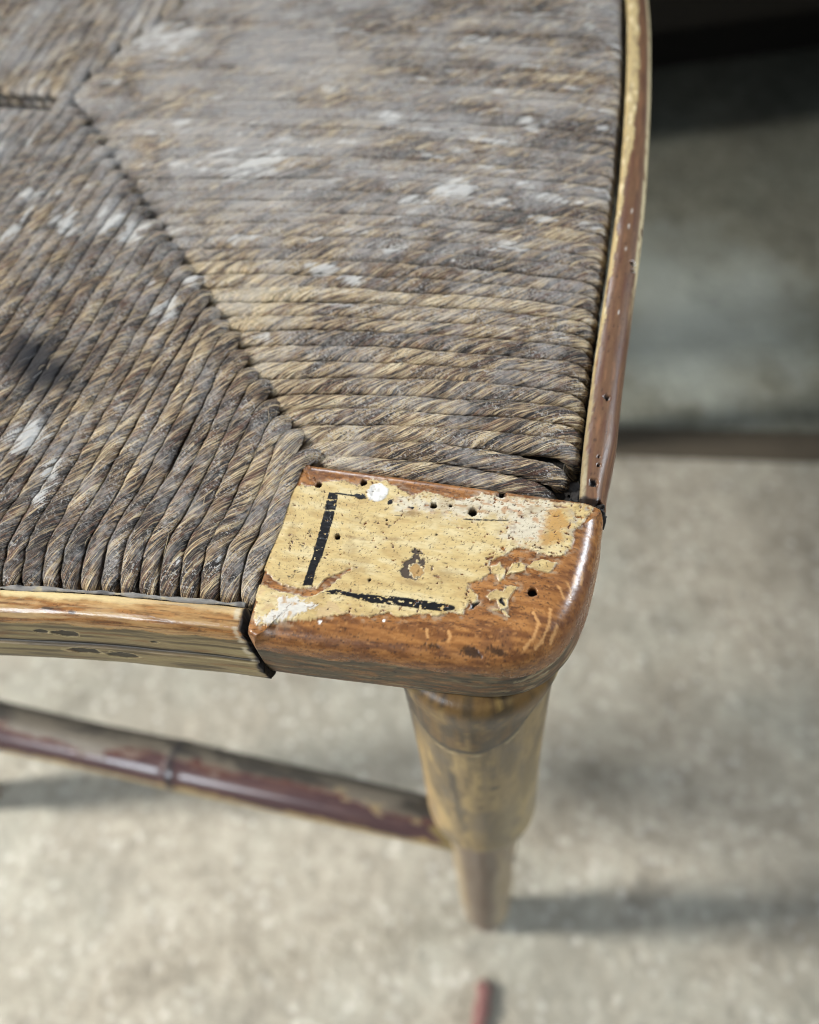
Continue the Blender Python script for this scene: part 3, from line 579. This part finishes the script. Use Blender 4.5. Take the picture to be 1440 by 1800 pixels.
side_rail = link('side_rail', make_side_rail(), M_SIDE, chair)

# --- dirt packed in the joints -------------------------------------
def lump(name, ctr, size, seed, nu=40, nv=24, rough=0.35):
    th = np.linspace(0, 2*np.pi, nu, endpoint=False)[:, None]; ph = np.linspace(0.02, np.pi-0.02, nv)[None]
    d = np.stack([np.cos(th)*np.sin(ph), np.sin(th)*np.sin(ph), np.cos(ph)+0*th], -1)
    sq = np.sign(d)*np.abs(d)**0.6
    r = 1 + rough*fbm(d[..., 0]*2.3+seed, d[..., 1]*2.3, d[..., 2]*2.3, 4)
    V = sq*r[..., None]*np.array(size) + np.array(ctr)
    return mesh_from(name, to_m(V), grid_faces(nu, nv, cu=True))
link('joint_dirt', lump('joint_dirt', (-57.9, -31.0, -10.0), (1.1, 3.4, 7.2), 3.0), M_DIRT, chair)
link('joint_dirt', lump('joint_dirt', (-6.2, 4.2, -8.0), (3.4, 3.6, 3.8), 8.0), M_DIRT, chair)
link('joint_dirt', lump('joint_dirt', (-1.5, 1.5, -8.0), (2.6, 0.7, 6.0), 12.0), M_DIRT, chair)

# --- rush cords ----------------------------------------------------
SEAM = np.array([(-55.8, 2.4), (-69.9, 15.4), (-88.5, 36.2), (-116.6, 65.6), (-145, 95.0), (-155, 104.0)])
BSEAM = np.array([(104, -155.0), (129, -147.6), (151, -136.4), (195, -100.0), (236, -62.0)])
def seam_y(x): return np.interp(-x, -SEAM[:, 0], SEAM[:, 1])
def front_edge(x):
    p = np.array(FR_IN); return np.interp(-x, -p[:, 0], p[:, 1])
def side_edge(y):
    p = np.array(SR_IN); return np.interp(y, p[:, 1], p[:, 0])

cord_n = [0]
def cord(path, radius, hand, straw=0.0, up=(0, 0, 1), fine=1.0, lead=17.0):
    """One twisted cord along path (mm)."""
    i = cord_n[0]; cord_n[0] += 1
    rs = np.random.default_rng(100+i); lead = lead*rs.uniform(0.82, 1.25)
    L = np.linalg.norm(np.diff(np.asarray(path), axis=0), axis=1).sum()
    ns = max(20, int(L/(0.42*fine))); c = spline(path, ns)
    s = np.concatenate([[0], np.cumsum(np.linalg.norm(np.diff(c, axis=0), axis=1))])
    o = 37.0*i
    # wander a little
    body = ss(2, 12, s)*ss(2, 9, s[-1]-s)
    t = np.gradient(c, axis=0); t /= np.linalg.norm(t, axis=1, keepdims=True)
    ref = np.broadcast_to(np.array(up, float), t.shape)
    side = np.cross(t, ref); side /= np.maximum(np.linalg.norm(side, axis=1, keepdims=True), 1e-6)
    # keep the frame steady where the cord dives
    h = t.copy(); h[:, 2] = 0; hm = c[int(ns*0.75)]-c[int(ns*0.25)]; hm[2] = 0; hm /= np.linalg.norm(hm)
    side = np.broadcast_to(np.cross(hm, (0, 0, 1.0)), t.shape); nrm = np.cross(side, t); nrm /= np.maximum(np.linalg.norm(nrm, axis=1, keepdims=True), 1e-6)
    c = c + side*(0.50*body*fbm(s*0.06+o, 0.5, 0.5, 3))[:, None] + nrm*(0.55*body*fbm(s*0.07+o, 4.5, 0.5, 3))[:, None]
    na = int(42/fine**0.6); th = np.concatenate([np.linspace(-0.25*np.pi, 1.25*np.pi, na, endpoint=False), np.linspace(1.25*np.pi, 1.75*np.pi, 6, endpoint=False)])
    def sect(a):
        return np.sign(np.cos(a))*np.abs(np.cos(a))**0.70, np.sign(np.sin(a))*np.abs(np.sin(a))**0.80*0.86
    aa = np.linspace(-0.25*np.pi, 1.75*np.pi, 2001); ex, ez = sect(aa)
    al = np.concatenate([[0], np.cumsum(np.hypot(np.diff(ex), np.diff(ez)))]); al *= 2*np.pi/al[-1]
    th = np.interp(np.concatenate([np.linspace(0, 0.76, na, endpoint=False), np.linspace(0.76, 1.0, 6, endpoint=False)])*2*np.pi, al, aa)
    S, T = np.meshgrid(s, th, indexing='ij')
    turn = hand*(2*np.pi/lead)*(S + 4.0*fbm(S*0.04+o, 2.0, 0.0, 2)) + rs.uniform(0, 6.28)
    ph = np.interp(T, aa, al) - turn + 0.35*fbm(S*0.10+o, T*0.8, 1.0, 3)
    lobes = (0.06+0.10*vn(S*0.09+o, 6.0, ph*0.3))*np.abs(np.cos(1.5*ph + 0.6*np.sin(ph+o) + 1.2*fbm(S*0.05+o, 3., 3., 2)))**0.6 - 0.05
    fibre = 0.070*vn(np.cos(ph)*4.2+o, np.sin(ph)*4.2, S*0.08) + 0.060*vn(np.cos(ph)*8.5+o, np.sin(ph)*8.5, S*0.14+7) + 0.034*vn(np.cos(ph)*15+o, np.sin(ph)*15, S*0.4+3)
    prof = radius*(1 + 0.13*fbm(S*0.05+o, 9.0, 0, 3))*(1 + lobes + fibre)
    cx_, cz_ = sect(T)
    worn = ss(20, 90, c[:, 1])[:, None]; cz_ = cz_*(0.98-0.30*worn); cx_ = cx_*(1+0.05*worn)
    P = c[:, None] + side[:, None]*(cx_*prof)[..., None] + nrm[:, None]*(cz_*prof)[..., None]
    crown = np.clip(np.sin(T), 0, 1)*ss(-0.06, 0.06, lobes+fibre)
    fib = np.stack([np.cos(ph)*1.9, np.sin(ph)*1.9, S + 61.0*i], -1)
    x, y = P[..., 0], P[..., 1]
    wt = np.zeros(x.shape)
    for (cx, cy, rx, ry) in WHITE_SPOTS:
        if abs(cx-x.mean()) > 100 or abs(cy-y.mean()) > 120: continue
        wt = np.maximum(wt, 0.98*np.exp(-0.6*(((x-cx)/rx)**2 + ((y-cy)/ry)**2)**1.3))
    wt = wt*(0.78 + 0.6*fbm(x*0.40, y*0.40, 3.0, 3))
    sp = fbm(x*0.16+50, y*0.22, 6.0, 3); wt = np.maximum(wt, 0.50*ss(0.40, 0.60, sp)*ss(0, 50, y))
    sc_ = fbm(x*0.10+7, y*0.42, 2.0, 4) if hand > 0 else fbm(x*0.42+7, y*0.10, 2.0, 4)
    wt = np.maximum(wt, 0.58*ss(0.24, 0.46, sc_)*ss(15, 60, y))
    wt = wt*(0.62 + 0.55*crown)
    so = np.zeros(x.shape)
    for (cx, cy, rx, ry) in SOOT_SPOTS: so = np.maximum(so, 1.15*np.exp(-(((x-cx)/rx)**2 + ((y-cy)/ry)**2)**1.5))
    crust_ = 0.55*np.exp(-(((x+104)/16)**2 + ((y-0)/11)**2))*ss(-0.1, 0.25, fbm(x*0.35, y*0.35, 8.0, 4))*(0.3+0.8*crown)
    pale = np.exp(-(((x+95)/48)**2 + ((y-86)/26)**2)) + np.exp(-(((x+128)/45)**2 + ((y-138)/20)**2))  # painted sheen: two broad pale pools over the upper seat
    ends = ss(5.5, 1.0, S if hand > 0 else S)
    mot = np.clip(0.55 + 1.5*(fbm(x*0.05, y*0.16, 12.0, 4) if hand > 0 else fbm(x*0.16, y*0.05, 12.0, 4)), 0, 1.6)
    du = crust_ + 0.46*ss(30, 115, y)*mot + 0.85*(0.45+0.55*mot)*pale*(0.45+0.6*crown) - 0.15*ss(60, 20, y) + 0.35*ends*ss(-0.2, 0.3, fbm(x*0.6, y*0.6, 3, 3))  # dust plus the painted sheen, paler towards the back
    seamside = ss(0.55, 0.05, S/s[-1]) if hand > 0 else 0*S
    stw = straw + rs.normal(0, 0.30) + (0.7*seamside*ss(95, 40, y) + 0.48*ss(70, 10, y) - 0.25*ss(45, 90, y) if hand > 0 else -0.28) + 1.0*fbm(x*0.05+3, y*0.05, 2.0, 3)
    V = P.reshape(-1, 3); ns_, na_ = P.shape[:2]
    me = mesh_from('rush_cord', to_m(V), grid_faces(ns_, na_, cv=True, flip=False), vecs={'fib': fib}, floats={'white': wt, 'soot': so, 'dust_sheen': du, 'straw': stw})
    return link('rush_cord', me, M_RUSH, chair)

NF = 37
# front panel: cords from the front rail back to the seam
for i in range(NF):
    xr = -59.2 - 3.82*min(i, 16) - 3.42*max(0, i-16); xs_ = -57.4 - 3.42*min(i, 16) - 3.78*max(0, i-16)
    ye = front_edge(xr); yb = seam_y(xs_) if xs_ > -155 else 97.0
    yb = yb + RNG.uniform(-0.9, 0.7)
    fine = 1.0 if i < 20 else 1.4
    j = RNG.uniform(-0.25, 0.25, 6)
    if i == 0:
        path = [(xr+0.9, ye+1.4, -10), (xr+0.5, ye+1.3, -5.6), (xr, ye+2.6, -3.2), (xr-0.3, ye+6, -1.9), (xr-0.2, ye+10, -1.2), (xr+0.6, -16, -0.9), (-58.6, -3.5, -0.8), (-57.7, 0.6, -0.6), (-56.0, 2.6, -0.9), (-53.3, 3.4, -2.6), (-50.8, 3.2, -5.5)]
    else:
        hx = xr + (xs_-xr)*0.5; hy = (ye+yb)/2; hump = min(1.5, 0.25+0.06*i)
        path = [(xr, ye+2.0, -10), (xr+j[0]*.4, ye+1.8, -5.6), (xr+j[0]*.5-0.1, ye+2.7, -3.3), (xr+j[1]*.5-0.3, ye+5.6, -2.0), (xr-0.45+j[1]*.3, ye+10.5, -1.05), (xr+(hx-xr)*0.5, (ye+10.5+hy)/2, -1.0+hump*0.7), (hx+j[2]*.6, hy, -1.0+hump),
                (xs_+(hx-xs_)*0.35, yb-0.18*(yb-ye), -0.7+hump*0.8), (xs_-0.1, yb-3.2, -0.35+hump*0.45), (xs_+0.55, yb-0.6, -0.6+hump*0.3), (xs_+1.6, yb+1.1, -2.4), (xs_+2.2, yb+1.6, -6.0)]
    cord(path, 1.93 + j[3]*0.3, -1, fine=fine)
# right panel: cords from the seam to the side rail
NR = 48
for k in range(NR):
    if k < 30:
        x0 = -54.4 - 3.42*k; y0 = seam_y(x0) if x0 > -155 else 104.0
    else:
        y0 = 105.5 + 3.45*(k-30); x0 = np.interp(y0, BSEAM[:, 0], BSEAM[:, 1]) 
    yr = 4.9 + 3.72*k; xe = side_edge(yr) - 1.9
    fine = 1.0 if k < 16 else (1.3 if k < 30 else 1.9)
    j = RNG.uniform(-0.25, 0.25, 6); hump = min(2.2, 0.25+0.12*k)
    if k == 0:
        path = [(-57.5, 2.7, -5), (-54, 2.9, -2.9), (-48, 2.7, -1.6), (-36, 2.9, -1.5), (-24, 3.0, -1.7), (-15, 3.1, -2.4), (-11, 2.7, -4.0), (-9.2, 2.4, -6.5), (-8.6, 2.3, -9)]
    elif k == 1:
        path = [(x0-2.0, y0+0.3, -5), (x0+1.0, y0+0.6, -2.5), (x0+6, y0+0.9, -1.3), (-40, 6.6, -0.9), (-26, 6.9, -1.0), (-15, 6.9, -1.4), (-9.8, 6.7, -2.4), (-8.1, 6.5, -4.4), (-7.7, 6.4, -9)]
    else:
        dy = yr-y0; dx = xe-x0
        f = lambda a: y0 + dy*(1.25*a - 0.25*a*a)
        path = [(x0-2.2, y0-0.2, -5.6), (x0+0.8, y0+0.2, -2.7), (x0+5, f(0.06), -1.25+hump*0.25), (x0+dx*0.3, f(0.3)+j[0], -1.0+hump*0.85), (x0+dx*0.55, f(0.55)+j[1], -1.0+hump),
                (x0+dx*0.8, f(0.8)+j[2], -1.0+hump*0.55), (xe-3.8, yr+j[3]*.5, -1.6+hump*0.1), (xe-0.6, yr, -3.0), (xe+0.25, yr-0.1, -5.2), (xe+0.3, yr-0.1, -10)]
    cord(path, 1.92 + j[4]*0.3, +1, fine=fine)
# back panel
for k in range(34):
    x = -188.2 + 3.7*k
    y0 = 107.5 if x < -155 else float(np.interp(x, BSEAM[:, 1], BSEAM[:, 0]))
    if y0 > 212: continue
    cord([(x, y0-1.2, -6), (x, y0+0.2, -2.2), (x, y0+3.5, -0.4), (x+0.5, (y0+236)/2, 0.4), (x+1.0, 230, -0.8), (x+1, 234, -3), (x+1, 234.5, -9)], 1.95, -1, fine=2.2)

# --- crust of old paint and dust where the cords meet the front rail
def crust():
    nu, nv = 360, 14
    c = spline([(p[0], p[1], -1.3) for p in FR_IN[:7]], nu); t = np.gradient(c, axis=0); t /= np.linalg.norm(t, axis=1, keepdims=True)
    nr = np.stack([t[:, 1], -t[:, 0], 0*t[:, 0]], 1)
    if nr[10, 1] < 0: nr = -nr
    th = np.linspace(0, 2*np.pi, nv, endpoint=False); x = c[:, 0][:, None]
    r = 0.45 + 0.55*fbm(x*0.35, 0.3*np.cos(th)+2, 0.3*np.sin(th), 4); r = np.maximum(r, 0.08)
    P = c[:, None] + nr[:, None]*(0.15 + 0.9*r*np.cos(th))[..., None]; P[..., 2] += r*np.sin(th)*0.75 - 0.25 + 0.15*fbm(x*0.8, 3.0, 1.0, 3)
    g = fbm(P[..., 0]*0.5, P[..., 1]*0.9, P[..., 2], 4)
    col = np.broadcast_to(np.array([0.20, 0.19, 0.175]), P.shape).copy(); col = mix(col, (0.09, 0.085, 0.082), ss(0, 0.4, g)); col = mix(col, (0.46, 0.38, 0.22), ss(0.15, 0.4, -g)*0.7)
    me = build_swept('paint_crust', P, col, np.full(P.shape[:2], 0.85)); link('paint_crust', me, M_RAIL, chair)
crust()

# --- loose broken fibres standing off the cords ----------------------
def loose_fibres(n, nm, mat, box, lenr, seed):
    r = np.random.default_rng(seed); VV = []; FF = []; off = 0
    for q in range(n):
        while True:
            x, y = r.uniform(box[0], box[1]), r.uniform(box[2], box[3])
            if not (x > -58 and y < 3.5) and y > front_edge(min(x, -59)) + 3 and x < side_edge(max(y, 2)) - 3: break
        right = y > seam_y(x) if x < -55.8 else True
        a = (r.normal(0.55, 0.35) if right else math.pi/2 - r.normal(0.5, 0.35)); L = r.uniform(*lenr); z = 1.15 + r.uniform(-0.4, 0.5)
        hump = min(2.0, max(0, (y if right else -x-57)*0.022)); z += hump*0.55
        t = np.linspace(-0.5, 0.5, 7); cu = r.normal(0, 0.9)
        c = np.stack([x + L*t*math.cos(a) - cu*t*t*math.sin(a), y + L*t*math.sin(a) + cu*t*t*math.cos(a), z + r.uniform(0.1, 0.7)*(0.25-t*t)*2 - 0.15 + 0.25*r.normal()*t], 1)
        w = r.uniform(0.035, 0.075)
        th = np.array([0, 2.09, 4.19]); ring = np.stack([-math.sin(a)*np.cos(th), math.cos(a)*np.cos(th), np.sin(th)], 1)
        tp = (1-(2*t)**4*0.8)[:, None, None]
        VV.append((c[:, None] + ring[None]*w*tp).reshape(-1, 3)); FF.append(grid_faces(7, 3, cv=True) + off); off += 21
    o = link(nm, mesh_from(nm, to_m(np.vstack(VV)), np.vstack(FF)), mat, chair); o['kind'] = 'stuff'
    return o
loose_fibres(420, 'loose_straw_fibres', plain('dry_straw', (0.50, 0.40, 0.24), 0.7, (0.28, 0.22, 0.15), 400), (-130, -8, -28, 70), (1.5, 5.0), 5)
loose_fibres(380, 'dust_hairs', plain('grey_dust_hair', (0.34, 0.33, 0.32), 0.9, (0.24, 0.235, 0.23), 400), (-130, -8, -28, 70), (1.0, 3.2), 6)

# dark sheet added under the cords so no light shows through
uv_x = np.linspace(-190, -8, 40); uv_y = np.linspace(-27, 232, 60)
X, Y = np.meshgrid(uv_x, uv_y, indexing='ij')
keep = np.where(X > -56.5, np.maximum(Y, 2.2), Y)
Z = -4.6 + 0.5*fbm(X*0.1, Y*0.1, 2.0, 3)
edge = side_edge(np.clip(keep, 2, 232)) - 1.0
link('seat_underlay', mesh_from('seat_underlay', to_m(np.stack([np.minimum(X, edge), keep, Z], -1)), grid_faces(40, 60)), M_DIRT, chair)

# --- legs ----------------------------------------------------------
def lathe(axis0, axis1, prof, na, name, colfun):
    a0 = np.array(axis0, float); a1 = np.array(axis1, float); LL = np.linalg.norm(a1-a0)
    p = spline([(r_, f_*LL) for r_, f_ in prof], 460); p[:, 1] /= LL; p[:, 0] = np.maximum(p[:, 0], 0.5)
    th = np.linspace(0, 2*np.pi, na, endpoint=False)
    ax = a1-a0; Ln = np.linalg.norm(ax); ax /= Ln
    u = np.cross(ax, (0, 0, 1.0)) if abs(ax[2]) < 0.9 else np.array([1.0, 0, 0]); u -= ax*(u@ax); u /= np.linalg.norm(u); v = np.cross(ax, u)
    P = a0 + ax*(p[:, 1][:, None, None]*Ln) + p[:, 0][:, None, None]*(np.cos(th)[None, :, None]*u + np.sin(th)[None, :, None]*v)
    col, rough = colfun(P, p[:, 1][:, None]*Ln + 0*th[None], np.broadcast_to(th[None], P.shape[:2]), p[:, 0][:, None] + 0*th[None])
    return build_swept(name, P, col, rough)
def leg_col(P, s, th, r):
    x, y, z = P[..., 0], P[..., 1], P[..., 2]
    cx, cy = np.cos(th), np.sin(th)
    a = np.arctan2(x-x.mean(1, keepdims=True), -(y-y.mean(1, keepdims=True)))      # 0 at the front
    g = fbm(cx*7, cy*7, s*0.030, 4); g2 = fbm(cx*2.4+5, cy*2.4, s*0.030+3, 5); fn = fbm(cx*26, cy*26, s*0.12, 3); bl = fbm(cx*3+9, cy*3, s*0.07, 5)
    col = np.broadcast_to(np.array([0.265, 0.183, 0.078]), x.shape+(3,)).copy()
    col = mix(col, (0.40, 0.285, 0.125), ss(-0.1, 0.3, g)); col = mix(col, (0.105, 0.080, 0.048), ss(0.0, 0.3, -g2)*0.75)
    col = mix(col, (0.085, 0.060, 0.032), ss(0.1, 0.4, fn)*0.55)
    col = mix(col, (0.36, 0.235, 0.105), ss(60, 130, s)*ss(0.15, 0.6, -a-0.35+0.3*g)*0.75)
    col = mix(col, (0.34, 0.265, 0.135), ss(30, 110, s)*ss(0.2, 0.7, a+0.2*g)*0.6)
    bot = 30 - 15*(a+0.12)**2 + 2.0*fbm(a*2.0, 1.0, 3.0, 3)
    inner = ss(bot+0.6, bot-0.6, s)*(np.abs(a) < 1.5)
    ic = np.broadcast_to(np.array([0.120, 0.066, 0.020]), x.shape+(3,)).copy(); ic = mix(ic, (0.045, 0.028, 0.014), ss(-0.1, 0.25, fbm(cx*16, cy*16, s*0.12, 4))); ic = mix(ic, (0.27, 0.175, 0.055), ss(0.15, 0.4, fbm(cx*20+3, cy*20, s*0.10, 4))*0.7)
    col = col*(1-0.9*inner[..., None]) + ic*0.9*inner[..., None]
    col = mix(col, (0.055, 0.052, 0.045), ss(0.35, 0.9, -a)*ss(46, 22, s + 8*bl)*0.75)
    col = mix(col, (0.026, 0.024, 0.021), ss(1.6, 0.6, np.abs(s-bot) + 0.9*np.abs(g))*(np.abs(a) < 1.5)*0.9)
    col = mix(col, (0.45, 0.36, 0.20), ss(1.1, 0.4, np.abs(s-bot-2.6) + 3.0*np.maximum(0, fbm(a*6, 2.0, 1.0, 3)))*(np.abs(a) < 1.4)*0.7)
    crk = np.abs(a + 0.22 + 0.05*fbm(s*0.09, 4., 1., 3) - 0.0012*(s-60)); col = mix(col, (0.040, 0.034, 0.028), ss(0.10, 0.03, crk + 0.05*np.abs(g))*ss(44, 52, s)*ss(112, 84, s)*0.85)
    for (sa, ss_, ra, rb) in ((0.42, 58, 0.07, 2.6), (0.20, 75, 0.03, 1.2), (-0.05, 96, 0.05, 1.4), (0.6, 100, 0.03, 1.0)):
        col = mix(col, (0.045, 0.038, 0.03), ss(1.1, 0.5, np.hypot((a-sa)/ra, (s-ss_)/rb) + 0.4*bl)*0.85)
    col = mix(col, (0.12, 0.10, 0.075), ss(0.12, 0.4, bl)*0.5)
    lo = ss(133, 134.5, s)                                                            # the lower shaft
    lc = np.broadcast_to(np.array([0.31, 0.235, 0.135]), x.shape+(3,)).copy(); lc = mix(lc, (0.20, 0.15, 0.095), ss(0, 0.4, g2))
    lc = mix(lc, (0.105, 0.068, 0.050), ss(0.62, 0.40, np.abs(a-0.0) + 0.3*g2)*0.85); lc = mix(lc, (0.19, 0.135, 0.105), ss(168, 145, s)*0.8)
    lc = mix(lc, (0.17, 0.085, 0.065), ss(368, 380, s)*0.8)
    col = col*(1-lo[..., None]) + lc*lo[..., None]
    for s0, w in ((130.6, 1.9), (372, 2.0)): col = mix(col, (0.085, 0.040, 0.026), ss(w+0.7, w-0.5, np.abs(s-s0))*0.9)
    rough = 0.40 + 0.12*g
    return col, rough
leg_prof = [(2.0, 0.0), (16.2, 0.004), (16.0, 0.04), (15.9, 0.10), (16.1, 0.18), (16.7, 0.26), (17.1, 0.295), (17.0, 0.308), (16.4, 0.316), (15.4, 0.319), (15.3, 0.321), (15.7, 0.3225), (15.2, 0.325), (12.9, 0.328), (12.4, 0.334), (12.6, 0.345), (12.9, 0.40), (12.8, 0.55), (13.0, 0.70), (12.8, 0.85), (12.4, 0.895), (10.6, 0.910), (10.2, 0.95), (9.4, 0.985), (8.4, 0.9985), (1.0, 1.0)]
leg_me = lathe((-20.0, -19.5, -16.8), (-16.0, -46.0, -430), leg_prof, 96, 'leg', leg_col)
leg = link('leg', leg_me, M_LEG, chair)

# --- stretcher -----------------------------------------------------
def str_col(P, s, th, r):
    cx, cy = np.cos(th), np.sin(th)
    g = fbm(cx*2.2, cy*2.2, s*0.06, 5); g2 = fbm(cx*1.2+7, cy*1.2, s*0.03, 5); f3 = fbm(cx*7, cy*7, s*0.25, 3)
    y = P[..., 1]-P[..., 1].mean(1, keepdims=True); z = P[..., 2]-P[..., 2].mean(1, keepdims=True)
    a = np.arctan2(-y, z)                                     # 0 on top, positive towards the front
    col = np.broadcast_to(np.array([0.072, 0.043, 0.044]), g.shape+(3,)).copy()
    col = mix(col, (0.10, 0.058, 0.052), ss(0.0, 0.35, g)*0.7)
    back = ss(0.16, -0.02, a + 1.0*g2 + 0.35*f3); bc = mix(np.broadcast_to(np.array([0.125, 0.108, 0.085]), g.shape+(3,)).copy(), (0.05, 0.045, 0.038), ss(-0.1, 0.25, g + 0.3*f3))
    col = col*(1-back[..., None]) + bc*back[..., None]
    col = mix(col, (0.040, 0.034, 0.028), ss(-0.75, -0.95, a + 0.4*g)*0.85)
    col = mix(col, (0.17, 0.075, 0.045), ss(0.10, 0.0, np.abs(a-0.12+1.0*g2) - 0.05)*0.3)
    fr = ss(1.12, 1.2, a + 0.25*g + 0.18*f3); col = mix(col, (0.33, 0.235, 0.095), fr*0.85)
    chip = 0.5*ss(0.32, 0.42, fbm(cx*3+4, cy*3, s*0.13+5, 4))*ss(75, 45, s)*(a > -0.6)*(a < 0.55); col = mix(col, (0.36, 0.28, 0.14), chip*0.9)
    col = mix(col, (0.19, 0.145, 0.065), ss(17, 14.5, s + 6*g)*0.9); col = mix(col, (0.03, 0.024, 0.016), ss(12.5, 10, s)*0)
    for s0 in (122.0, 220.0):
        col = mix(col, (0.030, 0.028, 0.030), ss(2.3, 1.0, np.abs(s-s0 + 1.5*g))*0.8)
    return col, np.clip(0.20 + 0.08*g + 0.30*back + 0.2*fr + 0.3*chip, 0.12, 0.8)
st_prof = [(1.0, 0.0), (8.2, 0.002), (8.8, 0.06), (9.2, 0.16), (9.6, 0.325), (9.75, 0.345), (10.1, 0.352), (10.15, 0.357), (10.0, 0.362), (9.7, 0.368), (9.55, 0.39), (9.4, 0.5), (10.0, 0.61), (10.2, 0.632), (10.7, 0.640), (10.7, 0.646), (10.2, 0.655), (10.0, 0.675), (9.5, 0.84), (8.8, 0.94), (8.2, 0.998), (1.0, 1.0)]
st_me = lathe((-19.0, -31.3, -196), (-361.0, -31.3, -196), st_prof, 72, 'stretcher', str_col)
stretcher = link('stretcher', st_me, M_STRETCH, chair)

# --- the far half of the chair, mirrored about its middle; and the rear legs
def mirrored(o, dx=0.0):
    c = o.copy(); COL.objects.link(c); c.parent = chair
    c.matrix_parent_inverse = chair.matrix_world.inverted()
    c.matrix_basis = Matrix.Translation((2*MIRX*0.001, 0, 0)) @ Matrix.Diagonal((-1, 1, 1, 1))
    return c
for o in [block, front_rail, side_rail, leg] + [o for o in chair.children if o.name.startswith(('rush_cord', 'seat_underlay'))]:
    mirrored(o)
for mx in (0, 1):
    o = leg.copy(); COL.objects.link(o); o.parent = chair; o.matrix_parent_inverse = chair.matrix_world.inverted()
    mt_ = Matrix.Translation((-0.027, 0.255, 0)) @ Matrix.Diagonal((1, -1, 1, 1)) @ Matrix.Translation((0, 0.0, 0))
    o.matrix_basis = (Matrix.Translation((2*MIRX*0.001, 0, 0)) @ Matrix.Diagonal((-1, 1, 1, 1)) @ mt_) if mx else mt_

# ------------------------------------------------------------------ things round the chair
def box_mesh(name, lo, hi, bev=0.004):
    import bmesh
    bm = bmesh.new(); bmesh.ops.create_cube(bm, size=1)
    for v in bm.verts:
        for k in range(3): v.co[k] = lo[k] + (v.co[k]+0.5)*(hi[k]-lo[k])
    bmesh.ops.bevel(bm, geom=list(bm.edges), offset=bev, segments=2, affect='EDGES')
    me = bpy.data.meshes.new(name); bm.to_mesh(me); bm.free(); return me
cab = bpy.data.objects.new('wooden_cabinet', None); COL.objects.link(cab); cab.location = (0.02, 0.715, 0); cab.rotation_euler = (0, 0, math.radians(17)); bpy.context.view_layer.update()
cab['label'] = 'dark brown wooden cabinet in shadow behind the chair, upper right'; cab['category'] = 'cabinet'
for nm, lo, hi in (('plinth', (-0.70, 0.08, 0.0), (1.20, 0.55, 0.13)), ('body', (-0.78, -0.062, 0.131), (1.28, 0.58, 0.80)), ('rail_moulding', (-0.79, -0.077, 0.30), (1.29, -0.063, 0.33))):
    o = link(nm, box_mesh(nm, lo, hi), M_DARKWOOD); o.parent = cab

tw = spline([(-0.012, -0.079, 0.004), (-0.0105, -0.090, 0.0045), (-0.011, -0.105, 0.004), (-0.013, -0.135, 0.004)], 40)
th = np.linspace(0, 2*np.pi, 14, endpoint=False)
rr = 0.0042*np.clip(np.minimum(np.arange(40)/3.0, (39-np.arange(40))/3.0), 0.15, 1)*(1+0.12*np.sin(np.arange(40)*0.7))
V = np.stack([tw[:, None, 0] + rr[:, None]*np.cos(th), tw[:, None, 1] + 0*th, tw[:, None, 2] + 0.9*rr[:, None]*np.sin(th)], -1)
tg = link('stick', mesh_from('stick', V, grid_faces(40, 14, cv=True)), M_RED)
tg['label'] = 'short reddish brown stick lying on the floor below the leg'; tg['category'] = 'stick'
